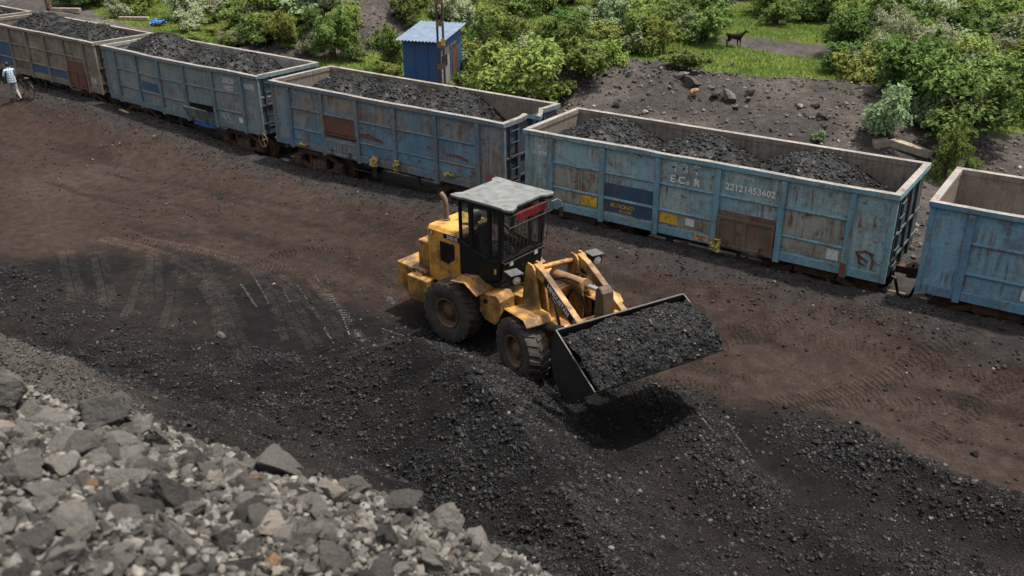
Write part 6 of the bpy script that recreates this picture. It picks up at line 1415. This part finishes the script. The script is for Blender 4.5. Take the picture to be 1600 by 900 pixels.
# shrubs one can tell apart: pixel of the foot, half width and height in metres
SPOT = [('yellow', 812, 172, 2.6, 3.0, 'large yellow green shrub right of the blue hut behind the patched wagon'), ('dark', 765, 108, 1.6, 2.9, 'dense dark shrub just right of the blue hut roof'), ('mid', 612, 110, 1.2, 2.4, 'round mid green shrub against the left wall of the blue hut'), ('yellow', 606, 122, 0.9, 1.0, 'low light green shrub at the left foot of the blue hut'),
    ('pale', 762, 132, 0.9, 1.5, 'white flowering shrub between the hut and the large yellow green shrub'), ('mid', 735, 145, 1.1, 1.2, 'low green shrub in front of the hut door'), ('mid', 520, 92, 1.5, 2.7, 'tall mid green shrub left of the dark mound by the hut'), ('mid', 548, 97, 1.0, 1.7, 'leafy shrub at the right foot of the tall mid green one'), ('dark', 497, 72, 1.3, 2.3, 'dark shrub behind the tall mid green one'), ('pale', 480, 88, 0.8, 1.5, 'thin pale shrub left of the tall mid green one'),
    ('yellow', 444, 72, 1.3, 2.0, 'bright leafy shrub behind the grey blue wagon'), ('mid', 405, 70, 1.5, 2.0, 'bushy shrub left of the bright leafy one'), ('dark', 385, 66, 1.1, 1.6, 'darker shrub at the left of the bushy one'), ('pale', 300, 50, 1.3, 1.6, 'white flowering shrub above the grey blue wagon'), ('pale', 340, 32, 1.9, 1.8, 'wide white flowering shrub below the grey post'), ('pale', 285, 24, 1.6, 2.0, 'white flowering shrub at the top left of the grey post'), ('pale', 192, 30, 1.2, 1.6, 'white flowering shrub by the tan beam'), ('yellow', 226, 22, 1.8, 2.2, 'round yellow green shrub left of the white flowering ones'), ('dark', 150, 10, 2.6, 2.6, 'dark shrub mass by the rusty pole'), ('dark', 112, 12, 1.8, 2.2, 'dark shrub next to the rusty pole'),
    ('mid', 915, 118, 1.5, 1.9, 'leafy shrub on the left shoulder of the rubble mound'), ('yellow', 945, 104, 1.2, 1.4, 'light green shrub on the crest left of the rubble mound'), ('mid', 1070, 108, 1.1, 0.9, 'low leafy shrub behind the mound crest'), ('grey', 990, 82, 1.2, 1.6, 'grey green shrub beyond the mound'), ('grey', 1060, 60, 1.3, 1.7, 'grey green shrub by the bare earth path'), ('dark', 880, 112, 1.6, 2.4, 'dark green shrub behind the large yellow green one'), ('mid', 1100, 66, 1.8, 2.2, 'broad mid green shrub left of the goat'),
    ('grey', 1385, 216, 1.0, 2.1, 'pale broad leaved shrub on the rubble by the concrete beam'), ('grey', 1442, 200, 0.75, 1.9, 'pale broad leaved shrub in front of the dark thicket at the right'), ('dark', 1505, 225, 2.2, 2.6, 'large dark shrub at the right beyond the bright blue wagon'), ('mid', 1475, 190, 1.9, 2.7, 'mid green shrub left in the thicket at the right'), ('mid', 1545, 200, 2.0, 2.7, 'mid green shrub right in the thicket at the right'), ('dark', 1595, 185, 2.0, 2.6, 'dark shrub at the right edge of the thicket'), ('dark', 1430, 165, 2.0, 2.6, 'dark shrub at the back of the thicket at the right'),
    ('mid', 1474, 278, 0.75, 1.9, 'upright leafy plant between the pale blue and the bright blue wagon'), ('mid', 1513, 272, 0.45, 0.7, 'small leafy plant beside the upright one behind the bright blue wagon'), ('grey', 1275, 219, 0.28, 0.45, 'small broad leaved plant alone on the rubble behind the E Co R wagon'), ('dark', 1105, 98, 0.5, 0.4, 'tuft at the near edge of the meadow'), ('mid', 640, 40, 1.6, 2.2, 'shrub above the dark mound behind the hut'), ('yellow', 690, 75, 1.5, 1.8, 'light green shrub behind the hut roof'), ('mid', 880, 150, 0.7, 0.9, 'small shrub at the foot of the mound by the wagon end')]
for i, (kd, u, v, w, h, lb) in enumerate(SPOT):
    p = on_ground(u, v); bush(kd, p[0], p[1], w, h, lb, k=i)
# the thicket beyond, shrub by shrub
r3 = np.random.default_rng(12); placed = []
tries = 0
def thicket_label(kd, u, v): 
    return {'yellow': 'yellow green shrub', 'mid': 'mid green shrub', 'dark': 'dark green shrub', 'grey': 'grey green shrub', 'pale': 'white flowering shrub'}[kd]+' in the '+('left part of the' if u < 560 else ('middle of the' if u < 900 else 'right part of the'))+' thicket beyond the rails'
while len(placed) < 320 and tries < 12000:
    tries += 1
    u = r3.uniform(380, 1640); vmax = 78 if u < 600 else (95 if u < 720 else (120 if u < 900 else (78 if u < 1060 else (55 if u < 1330 else 150))))
    v = r3.uniform(-70, vmax); q = at(u, v, 0.4)
    if q[1] < 14 or q[1] > 95: continue
    if 1040 < u < 1330 and v > 40: continue
    if 555 < u < 690 and 14 < v < 110: continue
    sp = 1.05+0.014*q[1]
    if any((q[0]-a)**2+(q[1]-b)**2 < sp*sp for a, b in placed): continue
    placed.append((q[0], q[1]))
    kd = r3.choice(['yellow', 'mid', 'dark', 'grey', 'pale'], p=[0.26, 0.34, 0.2, 0.13, 0.07] if u > 560 else [0.3, 0.32, 0.12, 0.06, 0.2])
    far = sstep(20, 60, q[1])
    bush(kd, q[0], q[1], r3.uniform(1.2, 2.0)*(1+0.5*far), r3.uniform(1.5, 2.6)*(1+0.35*far), thicket_label(kd, u, v), 'shrubs of the thicket beyond the rails')
# low shrubs in the open grass at the upper left
for i in range(34):
    u, v = r3.uniform(120, 480), r3.uniform(-6, 75)
    if v > 20+0.19*u-8: continue
    p = on_ground(u, v); kd = r3.choice(['yellow', 'mid', 'pale', 'dark'], p=[0.35, 0.3, 0.2, 0.15])
    bush(kd, p[0], p[1], r3.uniform(0.5, 1.1), r3.uniform(0.4, 1.0), {'yellow': 'low yellow green shrub', 'mid': 'low mid green shrub', 'pale': 'low white flowering shrub', 'dark': 'low dark shrub'}[kd]+' in the open grass at the upper left', 'low shrubs in the open grass')
# grass
n = 330000
x = rng.uniform(-62, 16, n); y = rng.uniform(4, 62, n)
keep = (rng.random(n) < greenness(x, y)*(1.0-0.55*sstep(25, 60, y))) & in_view(x, y, 40); x = x[keep]; y = y[keep]; n = len(x)
z = zland(x, y); ang = rng.uniform(0, 6.28, n); h = (0.07+0.15*rng.random(n)**2)*(1+0.8*(fbm(x*0.6, y*0.6, 83, 3)-0.4)); lean = rng.normal(0, 0.5, (n, 2))*h[:, None]; wd = 0.022+0.02*rng.random(n)
c = np.stack([x, y, z-0.01], -1); dx = np.stack([np.cos(ang)*wd, np.sin(ang)*wd, np.zeros(n)], -1); tip = c+np.stack([lean[:, 0], lean[:, 1], h], -1)
V = np.stack([c-dx, c+dx, tip], 1).reshape(-1, 3); F = np.arange(3*n).reshape(-1, 3); sh = np.repeat(np.clip(fbm(x*0.5, y*0.5, 84, 3)*1.2-0.2+0.4*(rng.random(n)-0.5), 0, 1), 3)
tag(npmesh('grass', V, F, mat_leaf('grass_blades', (0.095, 0.14, 0.025), (0.22, 0.24, 0.06), 0.3), {'shade': sh}), kind='stuff')
bpy.context.view_layer.update()
